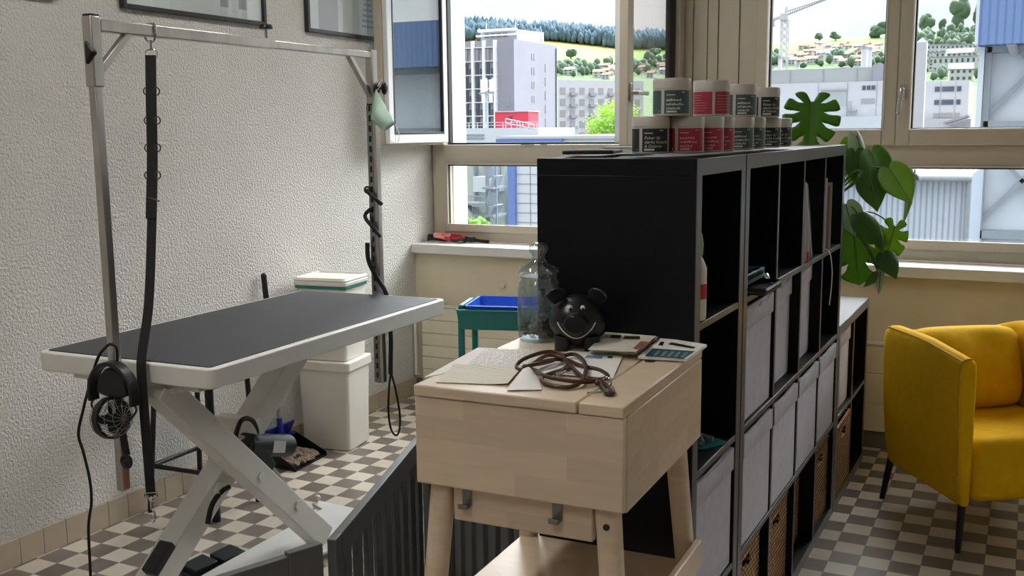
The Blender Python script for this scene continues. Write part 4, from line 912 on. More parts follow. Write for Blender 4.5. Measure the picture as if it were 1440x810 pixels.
# ================================================================== BLACK STOOL BEHIND THE TABLE
t = thing('black_stool', 'black tubular stool standing against the wall behind the grooming table', 'stool', (.2, 2.7, 0))
F4 = [(.043, 2.448), (.362, 2.486), (.362, 2.735), (.043, 2.735)]
T4 = [(.075, 2.49), (.345, 2.50), (.345, 2.72), (.075, 2.72)]
for (a, b), (c, d), r in zip(F4, T4, (.011, .017, .011, .011)): MB().tube([(a, b, 0), (c, d, .60)], r, 12, smooth=False).build('leg', 'black', t)
lv = lambda k, z: (F4[k][0]+(T4[k][0]-F4[k][0])*z/.6, F4[k][1]+(T4[k][1]-F4[k][1])*z/.6, z)
MB().tube([lv(0, .195), lv(1, .19), lv(2, .19), lv(3, .195)], .0105, 10, True, False).build('foot_ring', 'black', t)
MB().prism(rrect(.04, .38, 2.45, 2.76, .06), .60, .635).build('seat', 'black', t, bevel=.01, seg=3)
# ================================================================== WHITE BINS
def tubbox(w0, d0, w1, d1, h, wall=.004):
    b = MB(); R4 = lambda w_, d: rrect(-w_/2, w_/2, -d/2, d/2, .018, 4)
    rings = [R4(w0-.02, d0-.02), R4(w0, d0), R4(w1, d1), R4(w1-2*wall, d1-2*wall), R4(w0-2*wall, d0-2*wall)]; zs = [0, .004, h, h, .006]
    V = [[b.bm.verts.new((x, y, z)) for x, y in r] for r, z in zip(rings, zs)]; n = len(V[0])
    for A, B in zip(V, V[1:]):
        for i in range(n): b.bm.faces.new((A[i], A[(i+1) % n], B[(i+1) % n], B[i]))
    b.bm.faces.new(V[0][::-1]); b.bm.faces.new(V[-1]); return b
BXY = (.176, 3.545); BRZ = .13
t = thing('white_bin', 'tall white plastic bin on the tiles, the lower of the two stacked by the wall', 'bin', (*BXY, 0), BRZ)
tubbox(.255, .215, .272, .235, .425).build('bin_body', 'whiteplast', t, world=False)
b = MB(); b.prism(rrect(-.146, .146, -.127, .127, .02), .395, .442); b.build('bin_rim', 'whiteplast', t, bevel=.006, seg=3, world=False)
t = thing('food_container', 'white lidded container with a teal seal stacked on the tall white bin', 'container', (*BXY, .4425), BRZ)
tubbox(.245, .205, .262, .222, .36).build('container_body', 'whiteplast', t, bevel=.0, world=False)
MB().prism(rrect(-.139, .139, -.120, .120, .02), .352, .366).build('seal', 'teal', t, bevel=.002, world=False)
b = MB(); b.prism(rrect(-.142, .142, -.123, .123, .02), .366, .386); b.prism(rrect(-.142, .142, -.123, .123, .02), .386, .398)
b.build('lid', 'whiteplast', t, bevel=.004, world=False)
MB().tube([(x, y, .399) for x, y in rrect(-.132, .132, -.113, .113, .018, 3)], .006, 6, True, False).build('lid_ridge', 'whiteplast', t, world=False)
# ================================================================== DUSTPAN
t = thing('dustpan', 'black dustpan with blue back and long grey pole full of hair beside the bin', 'dustpan', (.16, 3.2, 0))
b = MB(); b.prism([(.272, 3.10), (.247, 3.367), (.06, 3.36), (.07, 3.12)], 0.001, .006)
for p, q in (((.268, 3.103), (.07, 3.12)), ((.245, 3.365), (.06, 3.36))):
    a0 = b.bm.verts.new((*p, .004)); a1 = b.bm.verts.new((*p, .018)); a2 = b.bm.verts.new((*q, .10)); a3 = b.bm.verts.new((*q, .004)); f = b.bm.faces.new((a0, a1, a2, a3))
    r = bmesh.ops.extrude_face_region(b.bm, geom=[f]); bmesh.ops.translate(b.bm, verts=[v for v in r['geom'] if isinstance(v, bmesh.types.BMVert)], vec=(0, .004, 0))
b.box(.055, .062, 3.12, 3.362, .002, .10); b.build('pan', 'black', t)
MB().beam((.06, 3.135, .125), (.06, 3.345, .125), .008, .085, (.5, 0, 1)).beam((.062, 3.135, .098), (.062, 3.345, .098), .05, .006).build('pan_back', 'navy', t, bevel=.004)
MB().cyl((.095, 3.225, .09), (.082, 3.228, .20), .017, .013).build('pole_socket', 'navy', t)
MB().cyl((.083, 3.228, .19), (.035, 3.234, .74), .0095).build('pole', 'greypole', t)
MB().cyl((.035, 3.234, .74), (.023, 3.235, .875), .0135).ell((.023, 3.235, .875), .0135, 12).build('grip', 'black', t)
hb = MB(); random.seed(11)
for k in range(90):
    u, v = random.random(), random.random(); x = .085+.15*u; y = 3.135+.20*v; hgt = .018+.045*math.sin(PI*min(1, u*1.05))*math.sin(PI*v)*random.uniform(.5, 1)
    vs = hb.ico((x, y, hgt*.6+.006), (random.uniform(.012, .026), random.uniform(.012, .026), random.uniform(.008, .018)), 2)
    for q in vs: q.co += Vector((random.uniform(-1, 1), random.uniform(-1, 1), random.uniform(-1, 1)))*.0028
ho = hb.build('pet_hair', 'hair', ang=180); tag(ho, 'heap of clipped brownish pet hair lying in the black dustpan', 'pet hair', None, 'stuff')
# ================================================================== TEAL TROLLEY
t = thing('utility_trolley', 'teal metal trolley with a blue tray on top, between the table and the jar', 'trolley', (1.055, 3.219, 0), .26)
TWd, TDp, TH = .44, .30, .80
def tray(z):
    b = tubbox(TWd-.02, TDp-.02, TWd, TDp, .085, .003); bmesh.ops.translate(b.bm, verts=b.bm.verts[:], vec=(TWd/2, TDp/2, z)); return b
for z in (TH-.10, .44, .14):
    o = tray(z).build('tray', 'teal', t, world=False)
    MB().tube([(x, y, z+.085) for x, y in rrect(.001, TWd-.001, .001, TDp-.001, .018, 3)], .0045, 6, True, False).build('tray_rim', 'teal', o, world=False)
for x in (.018, TWd-.018):
    for y in (.03, TDp-.03):
        l = MB().box(x-.013, x+.013, y-.011, y+.011, .06, TH-.03).build('leg', 'teal', t, bevel=.004, world=False)
        MB().cyl((x-.01, y, .027), (x+.01, y, .027), .027).build('castor', 'black', l, world=False)
MB().box(.0, .02, .05, TDp-.05, TH-.016, TH+.0).build('side_clip', 'teal', t, bevel=.004, world=False)
t2 = thing('blue_tray', 'bright blue plastic tray set in the top of the teal trolley', 'tray', tuple(WM[t.name] @ Vector((TWd/2+.015, TDp/2, TH-.0915))), .26)
tubbox(TWd-.075, TDp-.055, TWd-.045, TDp-.03, .092, .003).build('tray_body', 'bluetray', t2, world=False)
MB().tube([(x, y, .092) for x, y in rrect(-(TWd-.045)/2, (TWd-.045)/2, -(TDp-.03)/2, (TDp-.03)/2, .018, 3)], .004, 6, True, False).build('tray_rim', 'bluetray', t2, world=False)
q = lambda x, y, z: WM[t.name] @ Vector((x, y, z))
co = MB().tube([q(.27, .16, TH-.075), q(.29, .17, TH-.02), q(.325, .16, TH+.05), q(.36, .14, TH+.075), q(.37, .15, TH+.05), q(.33, .17, TH+.005), q(.28, .19, TH-.03), q(.26, .2, TH-.078)], .0026, 6).build('black_cable', 'blackrub')
tag(co, 'thin black cable looping up out of the blue tray', 'cable')
# ================================================================== GREY PET GATE
GZ = .60
G = thing('pet_gate', 'dark grey wooden folding pet gate with vertical slats in front of the table', 'gate', (1.79, 1.35, 0))
def panel(p0, p1, stile=.045, rail=.062, th=.022, first=None, last=None, extra=0):
    p0 = Vector((*p0, 0)); p1 = Vector((*p1, 0)); d = (p1-p0); Ln = d.length; d.normalize(); n = Vector((-d.y, d.x, 0))
    M = Matrix((d, n, Vector((0, 0, 1)))).transposed().to_4x4(); M.translation = p0
    bx = lambda a, b, z0, z1, nm, t_=th: MB().box(a, b, -t_/2, t_/2, z0, z1, M).build(nm, 'gatepaint', G, bevel=.002)
    s0 = first or stile; s1 = last or stile
    bx(0, s0, 0, GZ+extra, 'stile'); bx(Ln-s1, Ln, 0, GZ, 'stile'); bx(s0+.001, Ln-s1-.001, GZ-rail, GZ-.001, 'top_rail'); bx(s0+.001, Ln-s1-.001, .05, .05+rail, 'bottom_rail')
    a = s0+.03; pitch = .088
    while a+.05 < Ln-s1-.01:
        bx(a, a+.052, .05+rail, GZ-rail, 'slat', th*.55); a += pitch
    return M
panel((1.792, 1.345), (1.508, 2.243))
panel((1.525, 2.262), (2.085, 1.815))
panel((1.555, 2.300), (2.110, 1.868))
M0 = panel((1.786, 1.312), (1.555, .732), first=.087, extra=.006)
for z in (.16, .47):
    for p in ((1.790, 1.330), (1.513, 2.256)): MB().cyl((*p, z-.03), (*p, z+.03), .006).build('hinge', 'zinc', G)
# ================================================================== LEADS AND COLLARS ON THE LEFT WINDOW BOARD
def coil(c, R, r, mt, name, label, cat, ph=0, sq=.55, tail=None):
    P = [(c[0]+(R+.006*math.sin(5*a+ph))*math.cos(a), c[1]+(R*sq+.006*math.cos(4*a+ph))*math.sin(a), c[2]+r+.004+.004*math.sin(3*a+ph)+.0016*a) for a in [2*PI*k/16 for k in range(27)]]
    if tail: P += tail
    b = MB().ribbon(P, r*2.2, .004, (.1, .1, 1), n=4); o = b.build(name, mt); return tag(o, label, cat, 'leads and collars on the window board')
zs = .888
coil((.10, 4.70, zs), .075, .010, 'blackrub', 'dog_collar', 'black collar lying leftmost in the heap on the window board', 'collar', .3)
coil((.13, 4.685, zs+.018), .050, .008, 'pink', 'dog_collar', 'pinkish beige collar curled on top of the heap on the window board', 'collar', 1.2, .7)
coil((.20, 4.70, zs+.006), .070, .010, 'red', 'dog_collar', 'red collar in the middle of the heap on the window board', 'collar', 2.2, .6)
coil((.235, 4.69, zs+.002), .045, .007, 'blackrub', 'dog_collar', 'black collar tangled round the red one on the window board', 'collar', 3.1, .8)
coil((.27, 4.72, zs), .060, .008, 'web', 'dog_lead', 'black lead with a long loop at the right end of the window board heap', 'lead', .9, .5, [(.33, 4.715, zs+.02), (.38, 4.72, zs+.014), (.41, 4.735, zs+.010), (.40, 4.755, zs+.009), (.36, 4.75, zs+.010)])
# ================================================================== YELLOW ARMCHAIR
AC = thing('armchair', 'mustard yellow fabric armchair with thin black legs in front of the right window', 'armchair', (3.083, 3.768, 0), math.radians(34.4))
hw, yf, yb, rc = .27, -.315, .30, .12
path = []
for k in range(7): path.append((-hw, yf+(yb-rc-yf)*k/6, -1, 0))
for k in range(1, 9): a = PI-PI/2*k/8; path.append((-hw+rc+rc*math.cos(a), yb-rc+rc*math.sin(a), math.cos(a), math.sin(a)))
for k in range(1, 6): path.append((-hw+rc+(2*hw-2*rc)*k/6, yb, 0, 1))
for k in range(0, 9): a = PI/2-PI/2*k/8; path.append((hw-rc+rc*math.cos(a), yb-rc+rc*math.sin(a), math.cos(a), math.sin(a)))
for k in range(1, 7): path.append((hw, yb-rc-(yb-rc-yf)*k/6, 1, 0))
prof = [(.002, .185), (.022, .30), (.034, .45), (.040, .60), (.040, .700), (.036, .728), (.026, .745), (.010, .752), (-.012, .752), (-.026, .745), (-.034, .728), (-.037, .700), (-.037, .45), (-.037, .24), (-.034, .185)]
b = MB(); V = []
for x, y, nx, ny in path:
    f = max(0, (-y-.05)/.27); V.append([b.bm.verts.new((x+nx*o*(1-.12*f), y+ny*o, z if z < .5 else z-(.028*f+.045*max(0, ny)**2)*(z-.5)/.25)) for o, z in prof])
for A, B in zip(V, V[1:]):
    for q in range(len(prof)): b.bm.faces.new((A[q], A[(q+1) % len(prof)], B[(q+1) % len(prof)], B[q]))
b.bm.faces.new(V[0]); b.bm.faces.new(V[-1][::-1])
b.build('shell', 'yellow', AC, bevel=.014, seg=3, world=False, ang=50)
for s in (0, -1):
    MB().tube([(path[s][0]+path[s][2]*o*.86, path[s][1]+.006, (z if z < .5 else z-.028*.98*(z-.5)/.25)+.001) for o, z in prof[1:9]], .0028, 6, smooth=False).build('piping', 'yelseam', AC, world=False)
MB().tube([(x+nx*.028, y+ny*.028, .7445-.028*max(0, (-y-.05)/.27)*.95-.044*max(0, ny)**2) for x, y, nx, ny in path], .0028, 6, n=2).build('piping', 'yelseam', AC, world=False)
def cushion(w_, d, h, e=.16, nu=26, nv=26, puff=.35):
    mb = MB(); g = {}
    for s in (0, 1):
        for i in range(nu+1):
            for j in range(nv+1):
                u = 2*i/nu-1; v = 2*j/nv-1; edge = (i in (0, nu)) or (j in (0, nv))
                if edge and s == 1: g[s, i, j] = g[0, i, j]; continue
                th = (1-abs(u)**5)**.45*(1-abs(v)**5)**.45*(1-.12*(u*u+v*v))
                wr = .011*math.sin(5*u+3*v+s*2)*math.sin(2.4*v-1.7*u)
                g[s, i, j] = mb.bm.verts.new((u*w_/2*(1-.07*abs(v)**6), v*d/2*(1-.09*abs(u)**6-.02*u*u), (1 if s else -1)*th*h/2+wr*th))
    for s in (0, 1):
        for i in range(nu):
            for j in range(nv): mb.bm.faces.new((g[s, i, j], g[s, i+1, j], g[s, i+1, j+1], g[s, i, j+1]))
    return mb
c = MB().box(-.229, .229, yf-.004, .24, .195, .432).build('seat_cushion', 'yellow', AC, bevel=.04, seg=5, world=False)
mb = cushion(.462, .335, .20); bmesh.ops.transform(mb.bm, matrix=Matrix.Translation((-.006, .150, .580)) @ Matrix.Rotation(math.radians(90-13), 4, 'X'), verts=mb.bm.verts[:])
bk = mb.build('back_cushion', 'yellow', AC, world=False, ang=80)
e = []
for k in range(60):
    a = 2*PI*k/60; cx_, sx_ = math.cos(a), math.sin(a); ee = .22
    e.append((Matrix.Translation((-.006, .150, .580)) @ Matrix.Rotation(math.radians(90-13), 4, 'X')) @ Vector((.222*math.copysign(abs(cx_)**ee, cx_), .155*math.copysign(abs(sx_)**ee, sx_), 0)))
MB().tube(e, .003, 6, True, False).build('piping', 'yelseam', bk, world=False)
for x, y, dx, dy in ((-.237, -.262, -.012, -.008), (.237, -.262, .012, -.008), (-.230, .262, -.02, .03), (.230, .262, .02, .03)):
    MB().tube([(x, y, .20), (x+dx, y+dy, 0)], lambda u: .0155-.0045*u, 12, smooth=False).build('leg', 'black', AC, world=False)
# ================================================================== MONSTERA
MP = thing('monstera_plant', 'monstera plant with split leaves trailing beyond the end of the tall shelf', 'plant', (2.33, 3.86, .771))
MB().lathe([(0, 0), (.075, 0), (.08, .004), (.098, .17), (.103, .172), (.103, .19), (.092, .19), (.088, .16), (0, .16)], (2.33, 3.86, .771)).build('pot', 'terracotta', MP)
MB().lathe([(0, .162), (.087, .161)], (2.33, 3.86, .771)).build('soil', 'soil', MP)
def catmull(P, t):
    n = len(P)-1; x = min(n-1e-6, max(0, t*n)); i = int(x); f = x-i
    a = P[i-1] if i > 0 else P[0]*2-P[1]; b = P[i]; c = P[i+1]; d = P[i+2] if i+2 <= n else P[n]*2-P[n-1]
    return .5*((2*b)+(c-a)*f+(2*a-5*b+4*c-d)*f*f+(3*b-a-3*c+d)*f**3)
def leaf(base, tip, wid, nrm, n, mt, curl=.25, droop=.12, fold=.15, heart=1.0):
    """heart-shaped leaf from its stalk end to its tip; n > 1 cuts each side into n lobes"""
    base = Vector(base); tip = Vector(tip); d = tip-base; L = d.length; d.normalize(); nrm = Vector(nrm); nrm = (nrm-d*nrm.dot(d)).normalized(); s_ = d.cross(nrm)
    O = [Vector(p) for p in ((.0, .0), (.22, -.14*heart), (.60, -.10*heart), (.92, .10), (.98, .32), (.80, .55), (.50, .76), (.20, .92), (0, 1.04))] if n == 1 else [Vector(p) for p in ((.0, .0), (.20, -.17*heart), (.55, -.17*heart), (.88, .02), (1, .27), (.95, .50), (.72, .74), (.36, .92), (0, 1.0))]
    mb = MB(); h = wid/2
    def W3(x, y, s): return base+s_*s*x*h+d*y*L+nrm*(-curl*h*x*x+fold*h*abs(x)-droop*L*y*y+.02*L*math.sin(4*y+1))
    def P(u, e, t, s):
        o = catmull(O, e); ry = u*(.28+.65*u**3) if n > 1 else .93*u**1.25; k = t
        x = o.x*k; y = ry+(o.y-ry)*k+(.05*math.sin(PI*k) if n > 1 else 0)
        return W3(x, y, s)
    nt = 10; split = .42
    for s in (-1, 1):
        for k in range(n):
            ua, ub = k/n, (k+1)/n; m = max(3, 12//n+1); g = []
            for i in range(nt+1):
                t = i/nt; q_ = 0 if n == 1 or t < split else min(1, (t-split)/.18)
                gp = .25*(ub-ua)*q_*(1 if t < .85 else 1.0 if t < .95 else 1.6)
                a = ua+(gp*.5 if k > 0 else gp*.15); b_ = ub-(gp*.5 if k < n-1 else 0)
                e0 = .13 if n > 1 else 0
                g.append([mb.bm.verts.new(P(a+(b_-a)*q/m, e0*(t if k == 0 and q == 0 else 1)+(1-e0)*(a+(b_-a)*q/m), t, s)) for q in range(m+1)])
            for A, B in zip(g, g[1:]):
                for q in range(m): mb.bm.faces.new((A[q], A[q+1], B[q+1], B[q]))
    bmesh.ops.remove_doubles(mb.bm, verts=mb.bm.verts[:], dist=.0004)
    o = mb.build('leaf', mt, MP, ang=180); md = o.modifiers.new('solid', 'SOLIDIFY'); md.thickness = .0012
    MB().tube([W3(0, .97*k/8, 1)+nrm*.0012 for k in range(9)], lambda u: .0028-.0018*u, 6, smooth=False).build('midrib', 'stem', o)
    return o
P_ = lambda x, y, Y: tuple(at(x, y, 1, Y))
toC = (.28, -.95, .12)
# base px, tip px, depth of base, depth of tip, width, lobes, material, normal
LV = [((1142, 143), (1138, 212), 3.70, 3.66, .222, 5, 'leaf', toC, .1, .05),
      ((1204, 192), (1225, 252), 3.78, 3.72, .075, 1, 'leafpale', (.5, -.8, .5), .9, .35),
      ((1196, 200), (1199, 262), 3.80, 3.80, .10, 1, 'leafbright', (.3, -.9, .1), .3, .1),
      ((1203, 214), (1208, 262), 3.74, 3.72, .10, 1, 'leaf', toC, .3, .1),
      ((1226, 214), (1244, 268), 3.72, 3.66, .12, 1, 'leaf', (-.1, -.9, .4), .4, .15),
      ((1251, 238), (1281, 283), 3.66, 3.60, .125, 1, 'leafbright', (.1, -.95, .25), .25, .1),
      ((1246, 222), (1262, 262), 3.74, 3.70, .05, 1, 'leafpale', (.6, -.7, .3), .8, .2),
      ((1222, 246), (1234, 294), 3.66, 3.60, .115, 1, 'leaf', (.2, -.9, .35), .35, .1),
      ((1284, 246), (1282, 316), 3.78, 3.76, .045, 1, 'leafpale', (.7, -.7, .1), .7, .25),
      ((1278, 242), (1292, 250), 3.78, 3.76, .06, 1, 'leafpale', (.2, -.6, .8), .6, .2),
      ((1190, 288), (1200, 330), 3.72, 3.68, .11, 1, 'leafpale', (-.2, -.9, .4), .4, .15),
      ((1208, 304), (1242, 342), 3.70, 3.62, .10, 1, 'leaf', (.2, -.8, .6), .4, .2),
      ((1200, 322), (1208, 400), 3.74, 3.71, .255, 4, 'leaf', (.1, -.97, .2), .15, .08),
      ((1258, 318), (1244, 372), 3.74, 3.72, .12, 4, 'leafbright', (.2, -.9, .1), .2, .1),
      ((1243, 358), (1262, 388), 3.68, 3.64, .09, 1, 'leaf', (.1, -.6, .8), .4, .2),
      ((1238, 382), (1236, 414), 3.68, 3.67, .035, 1, 'leafpale', (.2, -.9, .1), .5, .1),
      ((1236, 384), (1215, 404), 3.68, 3.66, .035, 1, 'leaf', (.2, -.9, .1), .5, .1),
      ((1190, 215), (1178, 240), 3.82, 3.80, .09, 1, 'leafpale', (.4, -.8, .3), .4, .1)]
crown = Vector((2.33, 3.86, .95))
for bp_, tp_, Yb, Yt, wd, n, mt, nr, cu_, dr in LV:
    b_ = Vector(P_(*bp_, Yb)); t_ = Vector(P_(*tp_, Yt)); leaf(b_, t_, wd, nr, n, mt, cu_, dr)
    if bp_[1] < 200 or bp_[0] < 1200: mid = [crown, crown.lerp(b_, .5)+Vector((-.02, .03, .10))]
    elif bp_[1] < 260: mid = [crown, Vector((2.45, 3.80, 1.20)), b_.lerp(Vector((2.50, 3.78, 1.30)), .5)+Vector((0, 0, .03))]
    else: mid = [crown, Vector((2.46, 3.76, 1.16)), b_.lerp(Vector((2.50, 3.74, 1.2)), .45)+Vector((0, 0, .03))]
    MB().tube(mid+[b_], .0034, 7).build('stem', 'stem', MP)
# ================================================================== OUTDOORS
random.seed(21)
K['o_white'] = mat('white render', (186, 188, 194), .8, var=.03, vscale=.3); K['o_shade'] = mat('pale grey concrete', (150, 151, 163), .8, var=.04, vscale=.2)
K['o_grey'] = mat('light grey cladding', (160, 166, 168), .7, var=.04, vscale=.2); K['o_win'] = mat('dark window glass', (66, 78, 92), .15, var=.1, vscale=.6)
K['o_midwin'] = mat('blind window', (150, 150, 152), .5); K['o_bright'] = mat('bright white paint', (238, 240, 242), .7, var=0); K['o_red'] = mat('red cladding', (206, 62, 82), .6); K['o_blue'] = mat('blue cladding', (92, 122, 186), .5)
K['o_roof'] = mat('brown roof tile', (150, 118, 100), .8); K['o_steel'] = mat('galvanised steel', (140, 150, 158), .5, 0); K['o_asphalt'] = mat('grey yard', (62, 62, 61), .9)
K['o_corr_blue'] = stripes_mat('blue corrugated sheet', (104, 132, 178), (88, 114, 160), 0, .19, .5, .7); K['o_corr_white'] = stripes_mat('white corrugated sheet', (178, 190, 204), (146, 158, 174), 0, .085, .5, .6)
K['o_stripe_roof'] = stripes_mat('striped tin roof', (150, 140, 136), (126, 88, 80), 0, .24, .6, .6)
K['o_panel'] = mat('white facade panel', (198, 207, 215), .6, var=.02, vscale=.5); K['o_palegreen'] = mat('pale green white wall', (178, 192, 184), .7)
K['o_tree'] = leaf_mat('sunlit tree', (120, 170, 50), (170, 210, 50), .35); K['o_tree2'] = mat('hillside tree', (82, 104, 84), .9, var=.3, vscale=.1); K['o_forest'] = mat('haze tinted forest', (82, 106, 120), .95, var=.3, vscale=.06)  # distance haze is mixed into the forest and hillside tree colours
K['bark'] = mat('tree bark', (90, 74, 58), .9)
def terrain_mat():
    M = mat('meadow hillside', (150, 184, 96), .95, var=0); nt = M.node_tree; L = nt.links.new; b = nt.nodes['Principled BSDF']
    g = nd(nt, 'ShaderNodeNewGeometry'); n = nd(nt, 'ShaderNodeTexNoise', Scale=.006, Detail=3.0); L(g.outputs['Position'], n.inputs['Vector'])
    sp = nd(nt, 'ShaderNodeSeparateXYZ'); L(g.outputs['Position'], sp.inputs[0])
    mr = nd(nt, 'ShaderNodeMapRange'); mr.inputs['From Min'].default_value = 35; mr.inputs['From Max'].default_value = 105; L(sp.outputs[2], mr.inputs['Value'])
    ad = nd(nt, 'ShaderNodeMath', operation='ADD'); L(mr.outputs[0], ad.inputs[0]); sc = nd(nt, 'ShaderNodeMath', operation='MULTIPLY_ADD'); sc.inputs[1].default_value = .7; sc.inputs[2].default_value = -.35; L(n.outputs['Fac'], sc.inputs[0]); L(sc.outputs[0], ad.inputs[1])
    gx = nd(nt, 'ShaderNodeMapRange'); gx.inputs['From Min'].default_value = -430; gx.inputs['From Max'].default_value = -310; gx.inputs['To Min'].default_value = 0; gx.inputs['To Max'].default_value = -.45; L(sp.outputs[0], gx.inputs['Value'])
    a2 = nd(nt, 'ShaderNodeMath', operation='ADD'); L(ad.outputs[0], a2.inputs[0]); L(gx.outputs[0], a2.inputs[1]); ad = a2
    cr = nd(nt, 'ShaderNodeValToRGB'); e = cr.color_ramp.elements; e[0].position = .0; e[0].color = lin((84, 110, 68)); e[1].position = 1; e[1].color = lin((166, 150, 88))
    for p, c in ((.35, (100, 132, 66)), (.55, (124, 150, 72)), (.72, (154, 150, 82))): q = e.new(p); q.color = lin(c)
    L(ad.outputs[0], cr.inputs[0]); L(cr.outputs[0], b.inputs['Base Color']); return M
K['meadow'] = terrain_mat()
GZ0 = -9.0
struct(MB().box(-400, 500, 5.3, 300, GZ0-.5, GZ0).build('ground', 'o_asphalt', smooth=False))
def ridge(px):
    pts = [(440, 44), (650, 44), (760, 50), (800, 54), (870, 62), (945, 66), (1060, 62), (1120, 59), (1200, 53), (1245, 52), (1290, 52), (1340, 45), (1440, 30), (1640, 20)]
    for (a, b), (c, d) in zip(pts, pts[1:]):
        if a <= px <= c: return b+(d-b)*(px-a)/(c-a)
    return 30
BASE, Y_A, Y_B = 186, 250, 1150
def ter(px, py):
    r = ridge(px); t = max(0, min(1, (BASE-py)/(BASE-r))); return at(px, BASE+(r-BASE)*t, 1, Y_A+(Y_B-Y_A)*t)
mb = MB(); g = []
pxs = list(range(440, 1641, 12))
for px in pxs:
    r = ridge(px); row = []
    for k in range(17): t = k/16; row.append(mb.bm.verts.new(at(px, BASE+(r-BASE)*t, 1, Y_A+(Y_B-Y_A)*t)+Vector((0, 0, 0))))
    e = row[-1].co; row.append(mb.bm.verts.new(e+Vector((0, 260, -40)))); g.append(row)
for A, B in zip(g, g[1:]):
    for q in range(len(A)-1): mb.bm.faces.new((A[q], A[q+1], B[q+1], B[q]))
struct(mb.build('hillside', 'meadow', ang=180))
def canopy(mb, p, h, r, kind):
    vs = mb.ico(p+Vector((0, 0, h*.55)), (r, r, h*.55), 1)
    for v in vs: v.co += Vector((random.uniform(-1, 1), random.uniform(-1, 1), random.uniform(-.6, 1)))*r*.22
mb = MB()
for k in range(1700):
    px = random.uniform(560, 1010); py = ridge(px)+random.uniform(-1, 15 if px < 760 else 7)*(1 if px < 900 else .8)
    p = ter(px, max(ridge(px), py)); canopy(mb, p, random.uniform(8, 20), random.uniform(2.2, 4.0), 0)
tag(mb.build('forest', 'o_forest', ang=180), 'hazy bluish forest along the ridge behind the white tower', 'forest', None, 'stuff')
def htree(px, py, h, r, label, mt='o_tree2'):
    p = ter(px, py); t = thing('hill_tree', label, 'tree', tuple(p), 0, None)
    MB().cyl((0, 0, -1), (0, 0, h*.5), r*.12, r*.07, 8).build('trunk', 'bark', t, world=False)
    m_ = MB()
    for k in range(9):
        a = random.uniform(0, 6.28); q = random.uniform(0, .55)*r; m_.ico((q*math.cos(a), q*math.sin(a), h*random.uniform(.22, .80)), (r*random.uniform(.4, .62), r*random.uniform(.4, .62), h*random.uniform(.18, .26)), 2)
    for v in m_.bm.verts: v.co += Vector((random.uniform(-1, 1), random.uniform(-1, 1), random.uniform(-1, 1)))*r*.07
    m_.build('crown', mt, t, world=False, ang=180)
htree(1152, 58.5, 10, 5, 'lone round tree on the right skyline, the left of two by the crane')
htree(1175, 57, 10, 6, 'lone round tree on the right skyline, the right of two by the crane')
htree(1236, 53, 16, 11, 'tree clump on the skyline at the right edge of the middle window pane')
htree(1302, 50, 22, 9, 'broad tree on the skyline above the chimney column')
htree(1348, 43, 36, 11, 'tallest tree on the skyline next to the blue hall')
htree(1378, 40, 26, 9, 'tree on the skyline touching the edge of the blue hall')
htree(1324, 47, 15, 4, 'slim tree on the skyline between the two broad ones')
htree(803, 83, 10, 7, 'tree on the green meadow to the right of the tower')
htree(921, 80, 9, 8, 'dark tree on the meadow seen through the right casement')
def htre(px, py): return ter(px, py)
# houses on the hill
HOUSES = []
def house(px, py, w_, d, h, rz, roofc, label, floors=2, flat=False):
    p = ter(px, py); HOUSES.append((p.x, p.y, max(w_, d)))
    t = thing('hillside_house', label, 'house', tuple(p), rz, 'houses on the hillside')
    MB().box(-w_/2, w_/2, -d/2, d/2, -4, h).build('wall', 'o_white', t, world=False, smooth=False)
    if flat: MB().box(-w_/2-.5, w_/2+.5, -d/2-.5, d/2+.5, h, h+.8).build('roof', roofc, t, world=False, smooth=False)
    else:
        m_ = MB(); m_.prism([(-d/2-.8, h-.2), (d/2+.8, h-.2), (0, h+d*.30)], -w_/2-.6, w_/2+.6, Matrix(((0, 0, 1, 0), (1, 0, 0, 0), (0, 1, 0, 0), (0, 0, 0, 1)))); m_.build('roof', roofc, t, world=False, smooth=False)
    for f in range(floors):
        z = h*(f+.35)/floors; m_ = MB(); n = max(2, int(w_/3.2))
        for k in range(n): x = -w_/2+w_*(k+.5)/n; m_.box(x-.75, x+.75, -d/2-.08, -d/2+.02, z, z+h/floors*.45)
        m_.build('window_row', 'o_win', t, world=False, smooth=False)
for px, py, w_, h, lab in ((1308, 78, 26, 8, 'long flat roofed house highest on the slope left of the blue hall'), (1354, 58, 22, 7, 'flat house near the skyline tree by the blue hall'), (1309, 90, 22, 8, 'wide terraced house on the slope above the white office'), (1352, 76, 30, 7, 'terraced flat house on the slope close to the blue hall'), (1350, 88, 18, 7, 'small gabled house on the slope left of the blue hall'), (1350, 104, 34, 11, 'large terraced block low on the slope by the blue hall'), (1310, 99, 16, 5, 'low house half hidden by trees above the white office'), (1350, 116, 13, 8, 'white gabled house right above the office roof')):
    house(px, py, w_, 12, h, random.uniform(-.2, .2), 'o_shade', lab, 2, flat='gabled' not in lab)
random.seed(5); cnt = 0
spots = [(random.uniform(800, 868), random.uniform(100, 112)) for _ in range(8)]+[(random.uniform(905, 945), random.uniform(99, 110)) for _ in range(5)]
spots += [(1118+k*4.4+random.uniform(-2, 2), 90-k*.50+random.uniform(-11, 3)) for k in range(28)]+[(random.uniform(1140, 1246), random.uniform(70, 90)) for k in range(16)]
words = ['left part', 'middle part', 'right part']
